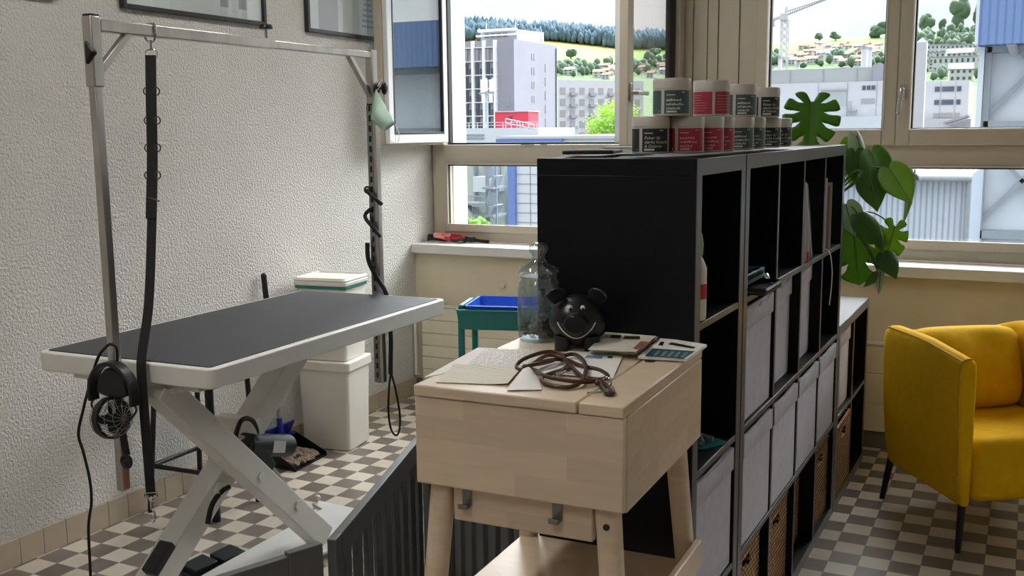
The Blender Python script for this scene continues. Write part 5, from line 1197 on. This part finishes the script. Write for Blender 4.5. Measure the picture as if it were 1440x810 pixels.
for k, (px, py) in enumerate(spots):
    where = 'right of the tower through the left window' if px < 880 else 'seen through the open right casement' if px < 960 else 'in the village under the green meadow'
    ok = False
    for tr_ in range(40):
        p = ter(px, py)
        if all((Vector((p.x, p.y))-Vector(q[:2])).length > 8.5+q[2]*.75 for q in HOUSES): ok = True; break
        px += random.uniform(-5, 5); py += random.uniform(-4, 3)
        lo, hi_ = (795, 870) if where.startswith('right of') else (902, 948) if where.startswith('seen') else (1085, 1248)
        px = min(hi_, max(lo, px)); py = min(112 if px < 960 else 93, max(68 if px > 960 else 97, py))
    if not ok: continue
    house(px, py, random.uniform(6, 10), random.uniform(6, 8), random.uniform(3.2, 5), random.uniform(-.5, .5), random.choice(['o_roof', 'o_roof', 'o_shade']), 'small pale house on the hillside '+where)
mb = MB()
for k in range(420):
    s = random.random()
    if s < .40: px = random.uniform(770, 960); c = 104-(px-770)*.05; py = random.gauss(c, 3.5)
    elif s < .65: px = random.uniform(1070, 1250); py = random.gauss(88, 6)
    else: px = random.uniform(1280, 1375); py = random.uniform(ridge(px)+6, 116)
    p = ter(px, py); sc = (p-CAM).length/700; r_ = random.uniform(1.6, 3.2)*sc
    if any((Vector((p.x, p.y))-Vector(q[:2])).length < r_*1.3+q[2]*.75+1 for q in HOUSES): continue
    canopy(mb, p, random.uniform(4, 8)*sc, r_, 0)
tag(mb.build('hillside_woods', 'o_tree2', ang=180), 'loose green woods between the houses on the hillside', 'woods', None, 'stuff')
# ---- the white tower
def bldg(name, label, cat, loc): return thing(name, label, cat, tuple(loc))
YT = 180.0
A = at(612, 61, 1, YT); B = at(722.5, 61, 1, YT); Cc = at(783, 72, 1, 199.0); zt = A.z
T_ = bldg('office_tower', 'white office tower with dark window grid seen through the left window', 'building', (B.x, YT, GZ0))
Dp = Vector((A.x+(Cc.x-B.x), Cc.y, 0))
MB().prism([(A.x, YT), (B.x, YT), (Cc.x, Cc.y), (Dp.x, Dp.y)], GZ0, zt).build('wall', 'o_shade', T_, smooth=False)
x0 = at(651, 100, 1, YT).x; x1 = at(700, 100, 1, YT).x
pil = MB()
pp_px = [651.5, 666.5, 682, 697.5]
for q in pp_px: x = at(q, 100, 1, YT).x; pil.box(x-.25, x+.28, YT-.7, YT+.05, GZ0, zt)
for k in range(14): z = zt-1.3-k*1.31*2; pil.box(x0, x1, YT-.45, YT+.05, z-.08, z+.08)
pil.build('facade_grid', 'o_bright', T_, smooth=False)
wm_ = None
for cx in (656.6, 662.3, 671.8, 677.9, 687, 693.6):
    x = at(cx, 100, 1, YT).x
    for k in range(9):
        z = zt-3.8-k*2.62; tone = 'o_midwin' if k == 0 else 'o_win'
        o = MB().box(x-.30, x+.30, YT-.3, YT+.02, z, z+(2.2 if cx in (656.6, 671.8, 687) else 1.15)).build('window', tone, T_, smooth=False)
dirv = Vector((Cc.x-B.x, Cc.y-YT, 0)); Ln = dirv.length; dirv.normalize(); nv = Vector((dirv.y, -dirv.x, 0))
Mf = Matrix((dirv, -nv, Vector((0, 0, 1)))).transposed().to_4x4(); Mf.translation = Vector((B.x, YT, 0))
for u, w_, hh in ((.40, .35, 1.4), (.45, .35, 1.4)):
    for k in range(5): z = zt-3.6-k*2.75; MB().box(u*Ln-w_/2, u*Ln+w_/2, -.1, .1, z, z+hh, Mf).build('window', 'o_midwin', T_, smooth=False)
for k in range(6): z = zt-5.6-k*2.75; MB().box(.72*Ln-.25, .72*Ln+.25, -.1, .1, z, z+1.7, Mf).build('window', 'o_midwin', T_, smooth=False)
MB().box(.965*Ln, .985*Ln, -.15, .1, GZ0, zt-.6, Mf).build('corner_strip', 'o_win', T_, smooth=False)
xw = at(715, 150, 1, YT).x; zw = at(715, 150, 1, YT).z
for dz in (0, -1.5): MB().box(xw-.35, xw+.35, YT-.1, YT+.05, zw+dz, zw+dz+.9).build('window', 'o_midwin', T_, smooth=False)
pa = at(676, 44, 1, YT+5); pb_ = at(727, 43, 1, YT+5); pc_ = at(762, 48, 1, YT+13)
ph = MB().prism([(pa.x, YT+5), (pb_.x, YT+5), (pc_.x, YT+14), (pa.x+3, YT+14)], zt, pa.z).build('penthouse', 'o_white', T_, smooth=False)
MB().box(pa.x-.6, pb_.x+.3, YT+4, YT+5.2, zt+1.2, zt+1.5).box(pa.x-.3, pb_.x, YT+4.2, YT+5.2, pa.z-.25, pa.z+.25).build('roof_gallery', 'o_bright', ph, smooth=False)
for k in range(4): x = pa.x+.9+k*1.35; MB().box(x, x+1.0, YT+4.9, YT+5.05, pa.z-1.3, pa.z-.6).build('window', 'o_win', ph, smooth=False)
for px, y0_, y1_ in ((725, 19, 44), (761, 40, 60), (684, 28, 44)): a = at(px, y1_, 1, YT+6); b = at(px, y0_, 1, YT+6); MB().cyl(a, b, .12, .06, 8).build('mast', 'o_white', T_)
# ---- apartment block to the right of the tower
YB = 150.0
a = at(784, 112, 1, YB); b = at(905, 124, 1, YB+14); b.x += 0
H_ = bldg('apartment_block', 'white apartment block with rows of balconies right of the tower', 'building', (a.x, YB, GZ0))
dirv = Vector((b.x-a.x, 14, 0)); Ln = dirv.length; dirv.normalize(); nv = Vector((dirv.y, -dirv.x, 0))
Mf = Matrix((dirv, -nv, Vector((0, 0, 1)))).transposed().to_4x4(); Mf.translation = Vector((a.x, YB, 0))
MB().prism([(a.x, YB), (b.x, YB+14), (b.x-4.2, YB+24), (a.x-3.6, YB+9)], GZ0, a.z).build('wall', 'o_white', H_, smooth=False)
for k in range(9):
    for f in range(5):
        z = a.z-1.9-f*1.75; x = .5+k*Ln/9.2
        o = MB().box(x, x+Ln/9.2*.52, -.06, .1, z-.35, z+.7, Mf).build('window', 'o_midwin', H_, smooth=False)
        if k % 2: MB().box(x-.1, x+Ln/9.2*.62, -.6, 0, z-.55, z-.1, Mf).build('balcony', 'o_shade', H_, smooth=False)
# ---- red plant room, parapet, rails, antenna in the middle distance
YR = 70.0
a = at(696, 158, 1, YR); b = at(743, 158, 1, YR); c = at(757, 158, 1, YR+2.5)
o = bldg('red_plant_room', 'red box shaped plant room on the roof in front of the tower', 'building', (a.x, YR, at(700, 182, 1, YR).z))
zb = at(700, 182, 1, YR).z
MB().prism([(a.x, YR), (b.x, YR), (c.x, YR+2.5), (a.x+.6, YR+2.5)], zb, a.z).build('wall', 'o_red', o, smooth=False); MB().prism([(a.x-.1, YR-.1), (b.x+.05, YR-.1), (c.x+.1, YR+2.6), (a.x+.5, YR+2.6)], a.z, a.z+.08).build('roof_edge', 'o_white', o, smooth=False)
x = at(718, 165, 1, YR).x; MB().box(x-.12, x+.16, YR-.04, YR+.02, a.z-.55, a.z-.30).build('window', 'o_win', o, smooth=False)
Y1 = 55.0
zt1 = at(700, 180, 1, Y1).z
o = bldg('terrace_building', 'white flat roofed building with parapet in front of the red plant room', 'building', (at(660, 180, 1, Y1).x, Y1, GZ0))
MB().box(at(600, 180, 1, Y1).x, at(757, 180, 1, Y1).x, Y1, Y1+5.5, GZ0, zt1).build('wall', 'o_panel', o, smooth=False)
for yy in (190, 194.5): zz = at(660, yy, 1, Y1).z; MB().box(at(652, 190, 1, Y1).x, at(681, 190, 1, Y1).x, Y1-.06, Y1+.05, zz-.05, zz+.05).build('window_band', 'o_steel', o, smooth=False)
r = MB()
for px in range(656, 756, 12): x = at(px, 178, 1, Y1).x; r.cyl((x, Y1+.3, zt1), (x, Y1+.3, zt1+.34), .02, seg=6)
r.box(at(652, 178, 1, Y1).x, at(755, 178, 1, Y1).x, Y1+.28, Y1+.32, zt1+.31, zt1+.35).box(at(652, 178, 1, Y1).x, at(755, 178, 1, Y1).x, Y1+.28, Y1+.32, zt1+.15, zt1+.18)
r.build('roof_railing', 'o_white', o, smooth=False)
s = MB(); p0 = at(711, 167, 1, Y1-1); p1 = at(751, 175, 1, Y1-1)
for k in range(6): q = p0.lerp(p1, k/5); s.cyl(q, q-Vector((0, 0, .52-.04*k)), .03, seg=6)
s.cyl(p0, p1, .035, seg=6).cyl(p0-Vector((0, 0, .25)), p1-Vector((0, 0, .25)), .03, seg=6); s.build('stair_rail', 'o_white', o)
o = bldg('cell_antenna', 'cell antenna mast with panels in front of the window grid of the tower', 'antenna', (at(684, 180, 1, 58).x, 58, zt1))
x = at(685, 150, 1, 58).x; MB().cyl((x, 58, zt1+.002), (x, 58, at(685, 112, 1, 58).z), .07, seg=10).build('mast', 'o_steel', o)
for px, y0_, y1_ in ((678, 112, 130), (682.5, 110, 128), (690, 112, 129), (694, 110, 128), (679.5, 132, 145), (690, 132, 143)):
    a = at(px, y0_, 1, 57.8); b = at(px, y1_, 1, 57.8); MB().box(a.x-.08, a.x+.08, 57.7, 57.9, b.z, a.z).build('antenna_panel', 'o_bright', o, bevel=.02)
z = at(685, 131, 1, 58).z; MB().box(at(675, 131, 1, 58).x, at(697, 131, 1, 58).x, 57.85, 58.0, z-.05, z+.05).build('cross_bar', 'o_steel', o)
# low flat roof with a blue edge, right of the terrace
Y2 = 42.0
a = at(704, 194.5, 1, Y2); b = at(880, 190, 1, Y2+14)
o = bldg('flat_roof_hall', 'low hall with a pale flat roof and blue eaves in front of the tree', 'building', (a.x, Y2, GZ0))
MB().prism([(a.x, Y2), (a.x+7.5, Y2-2), (a.x+10, Y2+12), (a.x+1, Y2+12)], GZ0, a.z-.02).build('wall', 'o_panel', o, smooth=False)
MB().prism([(a.x-.15, Y2-.15), (a.x+7.6, Y2-2.2), (a.x+10.2, Y2+12.1), (a.x+.9, Y2+12.1)], a.z-.02, a.z+.10).build('roof', 'o_white', o, smooth=False)
MB().prism([(a.x-.16, Y2-.17), (a.x+3.6, Y2-1.2), (a.x+3.6, Y2-1.1), (a.x-.15, Y2-.10)], a.z-.20, a.z-.03).build('blue_eaves', 'o_blue', o, smooth=False)
# ---- the sunlit tree
YE = 62.0
bt = at(868, 205, 1, YE); tp = at(868, 140, 1, YE)
o = thing('leafy_tree', 'bright yellow green leafy tree behind the left window, right side', 'tree', (bt.x, YE, GZ0))
MB().cyl((bt.x, YE, GZ0), (bt.x, YE, bt.z+1), .28, .14, 10).build('trunk', 'bark', o)
m_ = MB(); cz = bt.z+.6; RR = 2.05
for k in range(26):
    d_ = Vector((random.gauss(0, 1), random.gauss(0, 1), random.gauss(0, 1))).normalized()*random.uniform(.2, .72)
    m_.ico((bt.x+d_.x*RR, YE+d_.y*RR, cz+d_.z*RR*1.05), (.55, .55, .5), 1)
for k in range(4200):
    d_ = Vector((random.gauss(0, 1), random.gauss(0, 1), random.gauss(0, 1))).normalized()*random.uniform(.62, 1.03)*(1+.12*math.sin(k))
    c = Vector((bt.x+d_.x*RR, YE+d_.y*RR, cz+d_.z*RR*1.08)); q = Matrix.Rotation(random.uniform(0, 6), 3, Vector((random.gauss(0, 1), random.gauss(0, 1), random.gauss(0, 1))))
    s = random.uniform(.07, .13); vs = [m_.bm.verts.new(c+q @ Vector(v)*s) for v in ((-1, 0, 0), (0, -.6, .1), (1, 0, 0), (0, .6, .1))]; m_.bm.faces.new(vs)
m_.build('crown', 'o_tree', o, smooth=False)
# ---- fire escape and facades seen through the low left pane
Y3 = 24.0
X = lambda px, py=270, Y=Y3: at(px, py, 1, Y).x
Z = lambda py, px=690, Y=Y3: at(px, py, 1, Y).z
o = bldg('stairwell_building', 'pale building with a fire escape seen through the low left pane', 'building', (X(650), Y3, GZ0))
MB().box(X(560), X(681), Y3+1.2, Y3+5, GZ0, Z(205)-.0).build('wall', 'o_palegreen', o, smooth=False)
MB().box(X(641), X(643.5), Y3+1.0, Y3+1.2, GZ0, Z(206)).build('downpipe', 'o_steel', o, smooth=False)
MB().box(X(653), X(676), Y3+1.12, Y3+1.2, Z(249), Z(232)).build('window', 'o_midwin', o, smooth=False)
MB().box(X(653), X(681), Y3+.5, Y3+1.2, Z(272), Z(250)).build('bay', 'o_panel', o, smooth=False)
MB().box(X(698), X(716), Y3+1.0, Y3+5, GZ0, Z(206)).build('stair_tower', 'o_panel', o, smooth=False)
for k in range(7): zz = Z(244+k*12); MB().box(X(706.5), X(715), Y3+.93, Y3+1.02, zz, zz+.12).build('window', 'o_midwin', o, smooth=False)
for k in range(4): zz = Z(250+k*22); MB().box(X(699.5), X(703), Y3+.93, Y3+1.02, zz, zz+.2).build('window', 'o_steel', o, smooth=False)
f = bldg('fire_escape', 'grey steel fire escape zigzagging between the pale facades', 'fire escape', (X(690), Y3, GZ0))
for px in (684, 687, 698): MB().box(X(px)-.02, X(px)+.02, Y3-.02, Y3+.02, GZ0, Z(205)).build('post', 'o_steel', f, smooth=False)
for (xa, ya), (xb, yb_) in (((687, 288), (698, 247)), ((687, 302), (698, 305)), ((656, 288), (668, 303)), ((687, 250), (698, 210)), ((689, 305), (698, 288))):
    MB().beam((X(xa), Y3+.1, Z(ya)), (X(xb), Y3+.1, Z(yb_)), .5, .05).build('stair_flight', 'o_steel', f, smooth=False)
for za, a_, b_ in ((264, 683, 698), (287, 655, 687), (303, 668, 698)): MB().box(X(a_), X(b_), Y3-.2, Y3+.6, Z(za)-.03, Z(za)+.03).build('landing', 'o_steel', f, smooth=False)
r = MB()
for k in range(13): x = X(656+k*2.4); r.box(x-.006, x+.006, Y3-.2, Y3-.19, Z(287), Z(276))
for k in range(10): x = X(669+k*2.4); r.box(x-.006, x+.006, Y3-.2, Y3-.19, Z(303), Z(290))
r.box(X(655), X(687), Y3-.205, Y3-.185, Z(276.5), Z(275)); r.box(X(668), X(692), Y3-.205, Y3-.185, Z(290.5), Z(289)); r.build('railing', 'o_steel', f, smooth=False)
bu = MB()
for k in range(40): bu.ico((X(random.uniform(672, 694)), Y3-.6+random.uniform(-.3, .3), Z(random.uniform(309, 330))), random.uniform(.10, .17), 1)
for v in bu.bm.verts: v.co += Vector((random.uniform(-1, 1), random.uniform(-1, 1), random.uniform(-1, 1)))*.04
bu.box(X(683)-.04, X(683)+.04, Y3-.64, Y3-.56, GZ0, Z(320))
tag(bu.build('green_bush', 'o_tree', ang=180), 'pale green bush at the foot of the fire escape', 'bush')
Y4 = 18.0
o = bldg('panel_hall', 'white panelled hall with a dark blue corner column behind the black shelf', 'building', (at(735, 270, 1, Y4).x, Y4, GZ0))
zt4 = at(735, 206, 1, Y4).z
x0 = at(727, 270, 1, Y4).x
MB().box(x0, x0+2.4, Y4, Y4+6, GZ0, zt4).build('wall', 'o_panel', o, smooth=False)
j_ = MB()
for k in range(9): zz = at(735, 245+k*13.5, 1, Y4).z; j_.box(x0, x0+2.4, Y4-.012, Y4, zz-.008, zz+.008)
for px in (746, 765, 784): x = at(px, 270, 1, Y4).x; j_.box(x-.008, x+.008, Y4-.012, Y4, GZ0, zt4)
j_.build('panel_joints', 'o_shade', o, smooth=False)
MB().box(at(717, 270, 1, Y4).x, x0, Y4-.1, Y4+6, GZ0, zt4).build('corner_column', 'o_blue', o, smooth=False)
# ---- right window: factory, chimneys, crane
YF = 125.0
X = lambda px, Y=YF, py=140: at(px, py, 1, Y).x
Z = lambda py, Y=YF, px=1160: at(px, py, 1, Y).z
o = bldg('factory_building', 'long white factory building behind the monstera leaf', 'building', (X(1160), YF, GZ0))
MB().box(X(1020), X(1250), YF, YF+10, GZ0, Z(116)).build('wall', 'o_white', o, smooth=False)
up_ = MB().box(X(1045), X(1250), YF+2, YF+9, Z(118), Z(95)).build('upper_floor', 'o_grey', o, smooth=False)
MB().box(X(1225), X(1256), YF+1, YF+9, Z(118), Z(92)).build('roof_block', 'o_shade', up_, smooth=False)
for px in (1105, 1152, 1200): MB().box(X(px), X(px+1), YF+1.9, YF+2, Z(117), Z(96)).build('joint', 'o_shade', up_, smooth=False)
for k in range(3): MB().box(X(1212+k*6.5), X(1217+k*6.5), YF-.08, YF+.02, Z(128), Z(122)).build('window', 'o_win', o, smooth=False)
MB().box(X(1211), X(1230), YF-.08, YF+.02, Z(147), Z(140)).build('window', 'o_midwin', o, smooth=False)
MB().box(X(1154), X(1190), YF-.08, YF+.02, Z(150), Z(127)).build('gate_door', 'o_grey', o, smooth=False); MB().box(X(1154), X(1191), YF-.2, YF+.02, Z(128), Z(126.5)).build('lintel', 'o_shade', o, smooth=False)
for px in (1150, 1191, 1232): MB().box(X(px), X(px+1), YF-.05, YF+.02, GZ0, Z(117)).build('joint', 'o_shade', o, smooth=False)
MB().box(X(1193), X(1206), YF-1, YF, Z(157), Z(155.5)).build('canopy', 'o_shade', o, smooth=False); MB().box(X(1193), X(1198), YF-.08, YF+.02, Z(155), Z(143)).build('door', 'o_grey', o, smooth=False)
for k in range(3): MB().box(X(1204+k*13), X(1210+k*13), YF-.08, YF+.02, Z(174), Z(171.5)).build('window', 'o_midwin', o, smooth=False)
MB().box(X(1020), X(1250), YF-5, YF, GZ0, Z(165)).build('annex', 'o_panel', o, smooth=False)
def stack(px, y0_, y1_, w_, Y, label):
    a = at(px, y0_, 1, Y); b = Vector((a.x, Y, Z(94.8))); r_ = w_/2*Y/F_PX
    t = thing('factory_chimney', label, 'chimney', (a.x, Y, b.z)); MB().cyl((a.x, Y, b.z), (a.x, Y, a.z), r_, seg=16).build('shaft', 'o_white', t); MB().cyl((a.x, Y, a.z-.3), (a.x, Y, a.z+.05), r_*1.08, seg=16).build('rim', 'o_shade', t)
stack(1216, 66, 100, 8, 131, 'left one of the two thick white chimneys on the factory')
stack(1223.5, 67, 100, 6, 132.5, 'right one of the two thick white chimneys on the factory')
stack(1097, 80, 102, 5, 132, 'slim white chimney at the foot of the crane'); stack(1122, 91, 100, 5, 131, 'short white vent stack right of the crane'); stack(1086, 94, 101, 6, 131, 'short round vent stack left of the crane')
YC = 150.0
c = thing('tower_crane', 'white lattice tower crane above the factory', 'crane', (at(1103, 105, 1, YC).x, YC, GZ0))
x = at(1103, 60, 1, YC).x; zt5 = at(1103, 20, 1, YC).z; hw_ = .45
ms = MB()
for sx in (-1, 1):
    for sy in (-1, 1): ms.beam((x+sx*hw_, YC+sy*hw_, GZ0), (x+sx*hw_, YC+sy*hw_, zt5), .12, .12, (0, 1, 0))
z = Z(105, YC)-4
while z < zt5-1:
    for sy in (-1, 1): ms.beam((x-hw_, YC+sy*hw_, z), (x+hw_, YC+sy*hw_, z+1), .09, .09, (0, 1, 0)); ms.beam((x+hw_, YC+sy*hw_, z), (x-hw_, YC+sy*hw_, z+1), .09, .09, (0, 1, 0))
    z += 1.0
ms.build('mast', 'o_white', c, smooth=False)
p0 = Vector((x, YC, at(1103, 22, 1, YC).z)); p1 = at(1180, -8, 1, YC-8); p2 = at(1086, 28, 1, YC+2)
jb = MB(); jb.beam(p0, p1, .16, .16); jb.beam(p0+Vector((0, 0, .5)), p1, .1, .1); n = 22
for k in range(n): jb.beam(p0.lerp(p1, k/n), (p0+Vector((0, 0, .5))).lerp(p1, (k+.5)/n), .06, .06)
jb.build('jib', 'o_steel', c, smooth=False)
MB().beam(p0, p2, .35, .3).build('counter_jib', 'o_white', c, smooth=False); MB().box(p2.x-.4, p2.x+.4, p2.y-.5, p2.y+.5, p2.z-.9, p2.z+.1).build('counterweight', 'o_grey', c, smooth=False)
MB().box(x-.6, x+.5, YC-.7, YC+.5, p0.z-.7, p0.z+.3).build('cab', 'o_white', c, bevel=.1); MB().beam(p0, p0+Vector((.2, 0, 1.2)), .3, .3, (0, 1, 0)).build('apex', 'o_white', c)
# ---- white office and chimney column in the right-hand casement
YO = 105.0
X = lambda px, Y=YO, py=140: at(px, py, 1, Y).x
Z = lambda py, Y=YO, px=1320: at(px, py, 1, Y).z
o = bldg('small_office', 'small white office with two window rows left of the blue hall', 'building', (X(1325), YO, GZ0))
MB().box(X(1280), X(1362), YO, YO+8, GZ0, Z(114)).build('wall', 'o_white', o, smooth=False)
for row, y0_, y1_ in ((0, 122, 129), (1, 140.5, 147.5), (2, 159, 165.5)):
    for a_, b_ in ((1314, 1321), (1324, 1341), (1345, 1351)): MB().box(X(a_), X(b_), YO-.08, YO+.02, Z(y1_), Z(y0_)).build('window', 'o_midwin' if row == 2 else 'o_win', o, smooth=False)
for px in (1322, 1343): MB().box(X(px), X(px+.6), YO-.05, YO+.02, GZ0, Z(115)).build('joint', 'o_shade', o, smooth=False)
MB().box(X(1270), X(1372), YO-6, YO-.1, GZ0, Z(168)).build('annex', 'o_white', o, smooth=False)
s = MB(); s.prism([(X(1340), Z(172)), (X(1372), Z(163)), (X(1372), Z(166)), (X(1340), Z(175))], YO-10, YO-6.2, Matrix(((1, 0, 0, 0), (0, 0, 1, 0), (0, 1, 0, 0), (0, 0, 0, 1)))); s.build('shed_roof', 'o_shade', o, smooth=False)
a = at(1296.5, 60, 1, 92); b = at(1296.5, 165, 1, 92)
o = thing('chimney_column', 'tall square white chimney column next to the small office', 'chimney', (a.x, 92, GZ0)); MB().box(a.x-.42, a.x+.42, 91.5, 92.5, GZ0, a.z).build('shaft', 'o_white', o, smooth=False)
MB().cyl((a.x, 92, a.z), (a.x, 92, a.z+.38), .5, .05, 4).build('cap', 'o_shade', o, smooth=False)
# ---- blue corrugated hall with braced steel bay
YH = 30.0
X = lambda px, Y=YH, py=160: at(px, py, 1, Y).x
Z = lambda py, Y=YH, px=1410: at(px, py, 1, Y).z
o = bldg('blue_hall', 'big hall with blue corrugated upper storey and braced white bays at right', 'building', (X(1420), YH, GZ0))
xr = X(1420)+14
MB().box(X(1371), xr, YH-.6, YH+20, Z(64), Z(-16)).build('corrugated_cladding', 'o_corr_blue', o, smooth=False)
MB().box(X(1366.5), X(1371), YH-.62, YH+20, Z(64), Z(-16)).build('corner_flashing', 'o_panel', o, smooth=False)
MB().box(X(1383), xr, YH+.5, YH+20, GZ0, Z(66)).build('wall', 'o_panel', o, smooth=False)
col = MB().box(X(1372), X(1380), YH-.1, YH+.5, GZ0, Z(65)).build('column', 'o_panel', o, smooth=False); MB().box(X(1381), X(1390), YH+.1, YH+.5, GZ0, Z(65)).build('column', 'o_steel', o, smooth=False)
for zc in (176, 331, 67): MB().box(X(1383), xr, YH+.1, YH+.5, Z(zc)-.11, Z(zc)+.11).build('beam', 'o_steel', o, smooth=False)
def brace(a_, b_): MB().beam((X(a_[0]), YH+.3, Z(a_[1])), (X(b_[0]), YH+.3, Z(b_[1])), .11, .11, (0, 1, 0)).build('brace', 'o_steel', o, smooth=False)
brace((1385, 165), (1452, 95)); brace((1418, 62), (1470, 112)); brace((1371, 328), (1452, 246)); brace((1420, 232), (1480, 290))
MB().cyl((X(1416), YH-.4, Z(62)), (X(1421), YH+.2, Z(74)), .12, seg=10).build('drain_stub', 'o_white', o)
# ---- corrugated shed
YS = 17.0
X = lambda px, Y=YS, py=290: at(px, py, 1, Y).x
Z = lambda py, Y=YS, px=1280: at(px, py, 1, Y).z
o = bldg('corrugated_shed', 'white corrugated shed with a red striped tin roof behind the monstera', 'building', (X(1280), YS, GZ0))
MB().box(X(1060), X(1362), YS, YS+5, GZ0, Z(247)).build('wall', 'o_corr_white', o, smooth=False)
s = MB(); s.prism([(YS-.25, Z(249)), (YS+3, Z(249)+.62), (YS+3, Z(249)+.66), (YS-.25, Z(247.5))], X(1055), X(1366), Matrix(((0, 0, 1, 0), (1, 0, 0, 0), (0, 1, 0, 0), (0, 0, 0, 1)))); s.build('roof', 'o_stripe_roof', o, smooth=False)
MB().cyl((X(1055), YS-.28, Z(249.5)), (X(1366), YS-.28, Z(249.5)), .05, seg=10).build('gutter', 'o_steel', o); MB().cyl((X(1361), YS-.1, GZ0), (X(1361), YS-.1, Z(250)), .045, seg=10).build('downpipe', 'o_steel', o)
# ================================================================== SKY, SUN, EXPOSURE
SKY_HI = 18.0
Wd = bpy.data.worlds.new('sky'); bpy.context.scene.world = Wd; Wd.use_nodes = True; nt = Wd.node_tree; L = nt.links.new; bg = nt.nodes['Background']
tc = nd(nt, 'ShaderNodeTexCoord'); sp = nd(nt, 'ShaderNodeSeparateXYZ'); L(tc.outputs['Generated'], sp.inputs[0])
mp = nd(nt, 'ShaderNodeMapping'); mp.inputs['Scale'].default_value = (1, 1, 2.6); L(tc.outputs['Generated'], mp.inputs['Vector'])
n = nd(nt, 'ShaderNodeTexNoise', Scale=5.5, Detail=6.0, Roughness=.55); L(mp.outputs[0], n.inputs['Vector'])
cl = nd(nt, 'ShaderNodeValToRGB'); e = cl.color_ramp.elements; e[0].position = .40; e[0].color = (.84, .94, 1.0, 1); e[1].position = .56; e[1].color = (1, 1, 1, 1); L(n.outputs['Fac'], cl.inputs[0])
def ramp(sock, a, b, c, d):
    q = nd(nt, 'ShaderNodeMapRange', interpolation_type='SMOOTHSTEP'); q.inputs['From Min'].default_value = a; q.inputs['From Max'].default_value = b; q.inputs['To Min'].default_value = c; q.inputs['To Max'].default_value = d; L(sock, q.inputs['Value']); return q.outputs[0]
hi = ramp(sp.outputs[2], .13, .55, 0, SKY_HI); side = ramp(sp.outputs[1], .0, .75, .05, 1)          # upper sky on the window side brightened to light the room
ml = nd(nt, 'ShaderNodeMath', operation='MULTIPLY'); L(hi, ml.inputs[0]); L(side, ml.inputs[1])
ad = nd(nt, 'ShaderNodeMath', operation='ADD'); L(ml.outputs[0], ad.inputs[0]); ad.inputs[1].default_value = 1.16
L(cl.outputs[0], bg.inputs['Color']); L(ad.outputs[0], bg.inputs['Strength'])
sd = bpy.data.lights.new('sun', 'SUN'); so = bpy.data.objects.new('sun', sd); C.objects.link(so); sd.energy = .22; sd.angle = .1; sd.color = (1, .96, .88)
so.rotation_euler = Vector((-.45, .55, -.75)).to_track_quat('-Z', 'Y').to_euler()
sc = bpy.context.scene
sc.view_settings.view_transform = 'Standard'; sc.view_settings.look = 'None'; sc.view_settings.exposure = 0; sc.view_settings.gamma = 1
try: sc.view_settings.use_curve_mapping = False
except Exception: pass
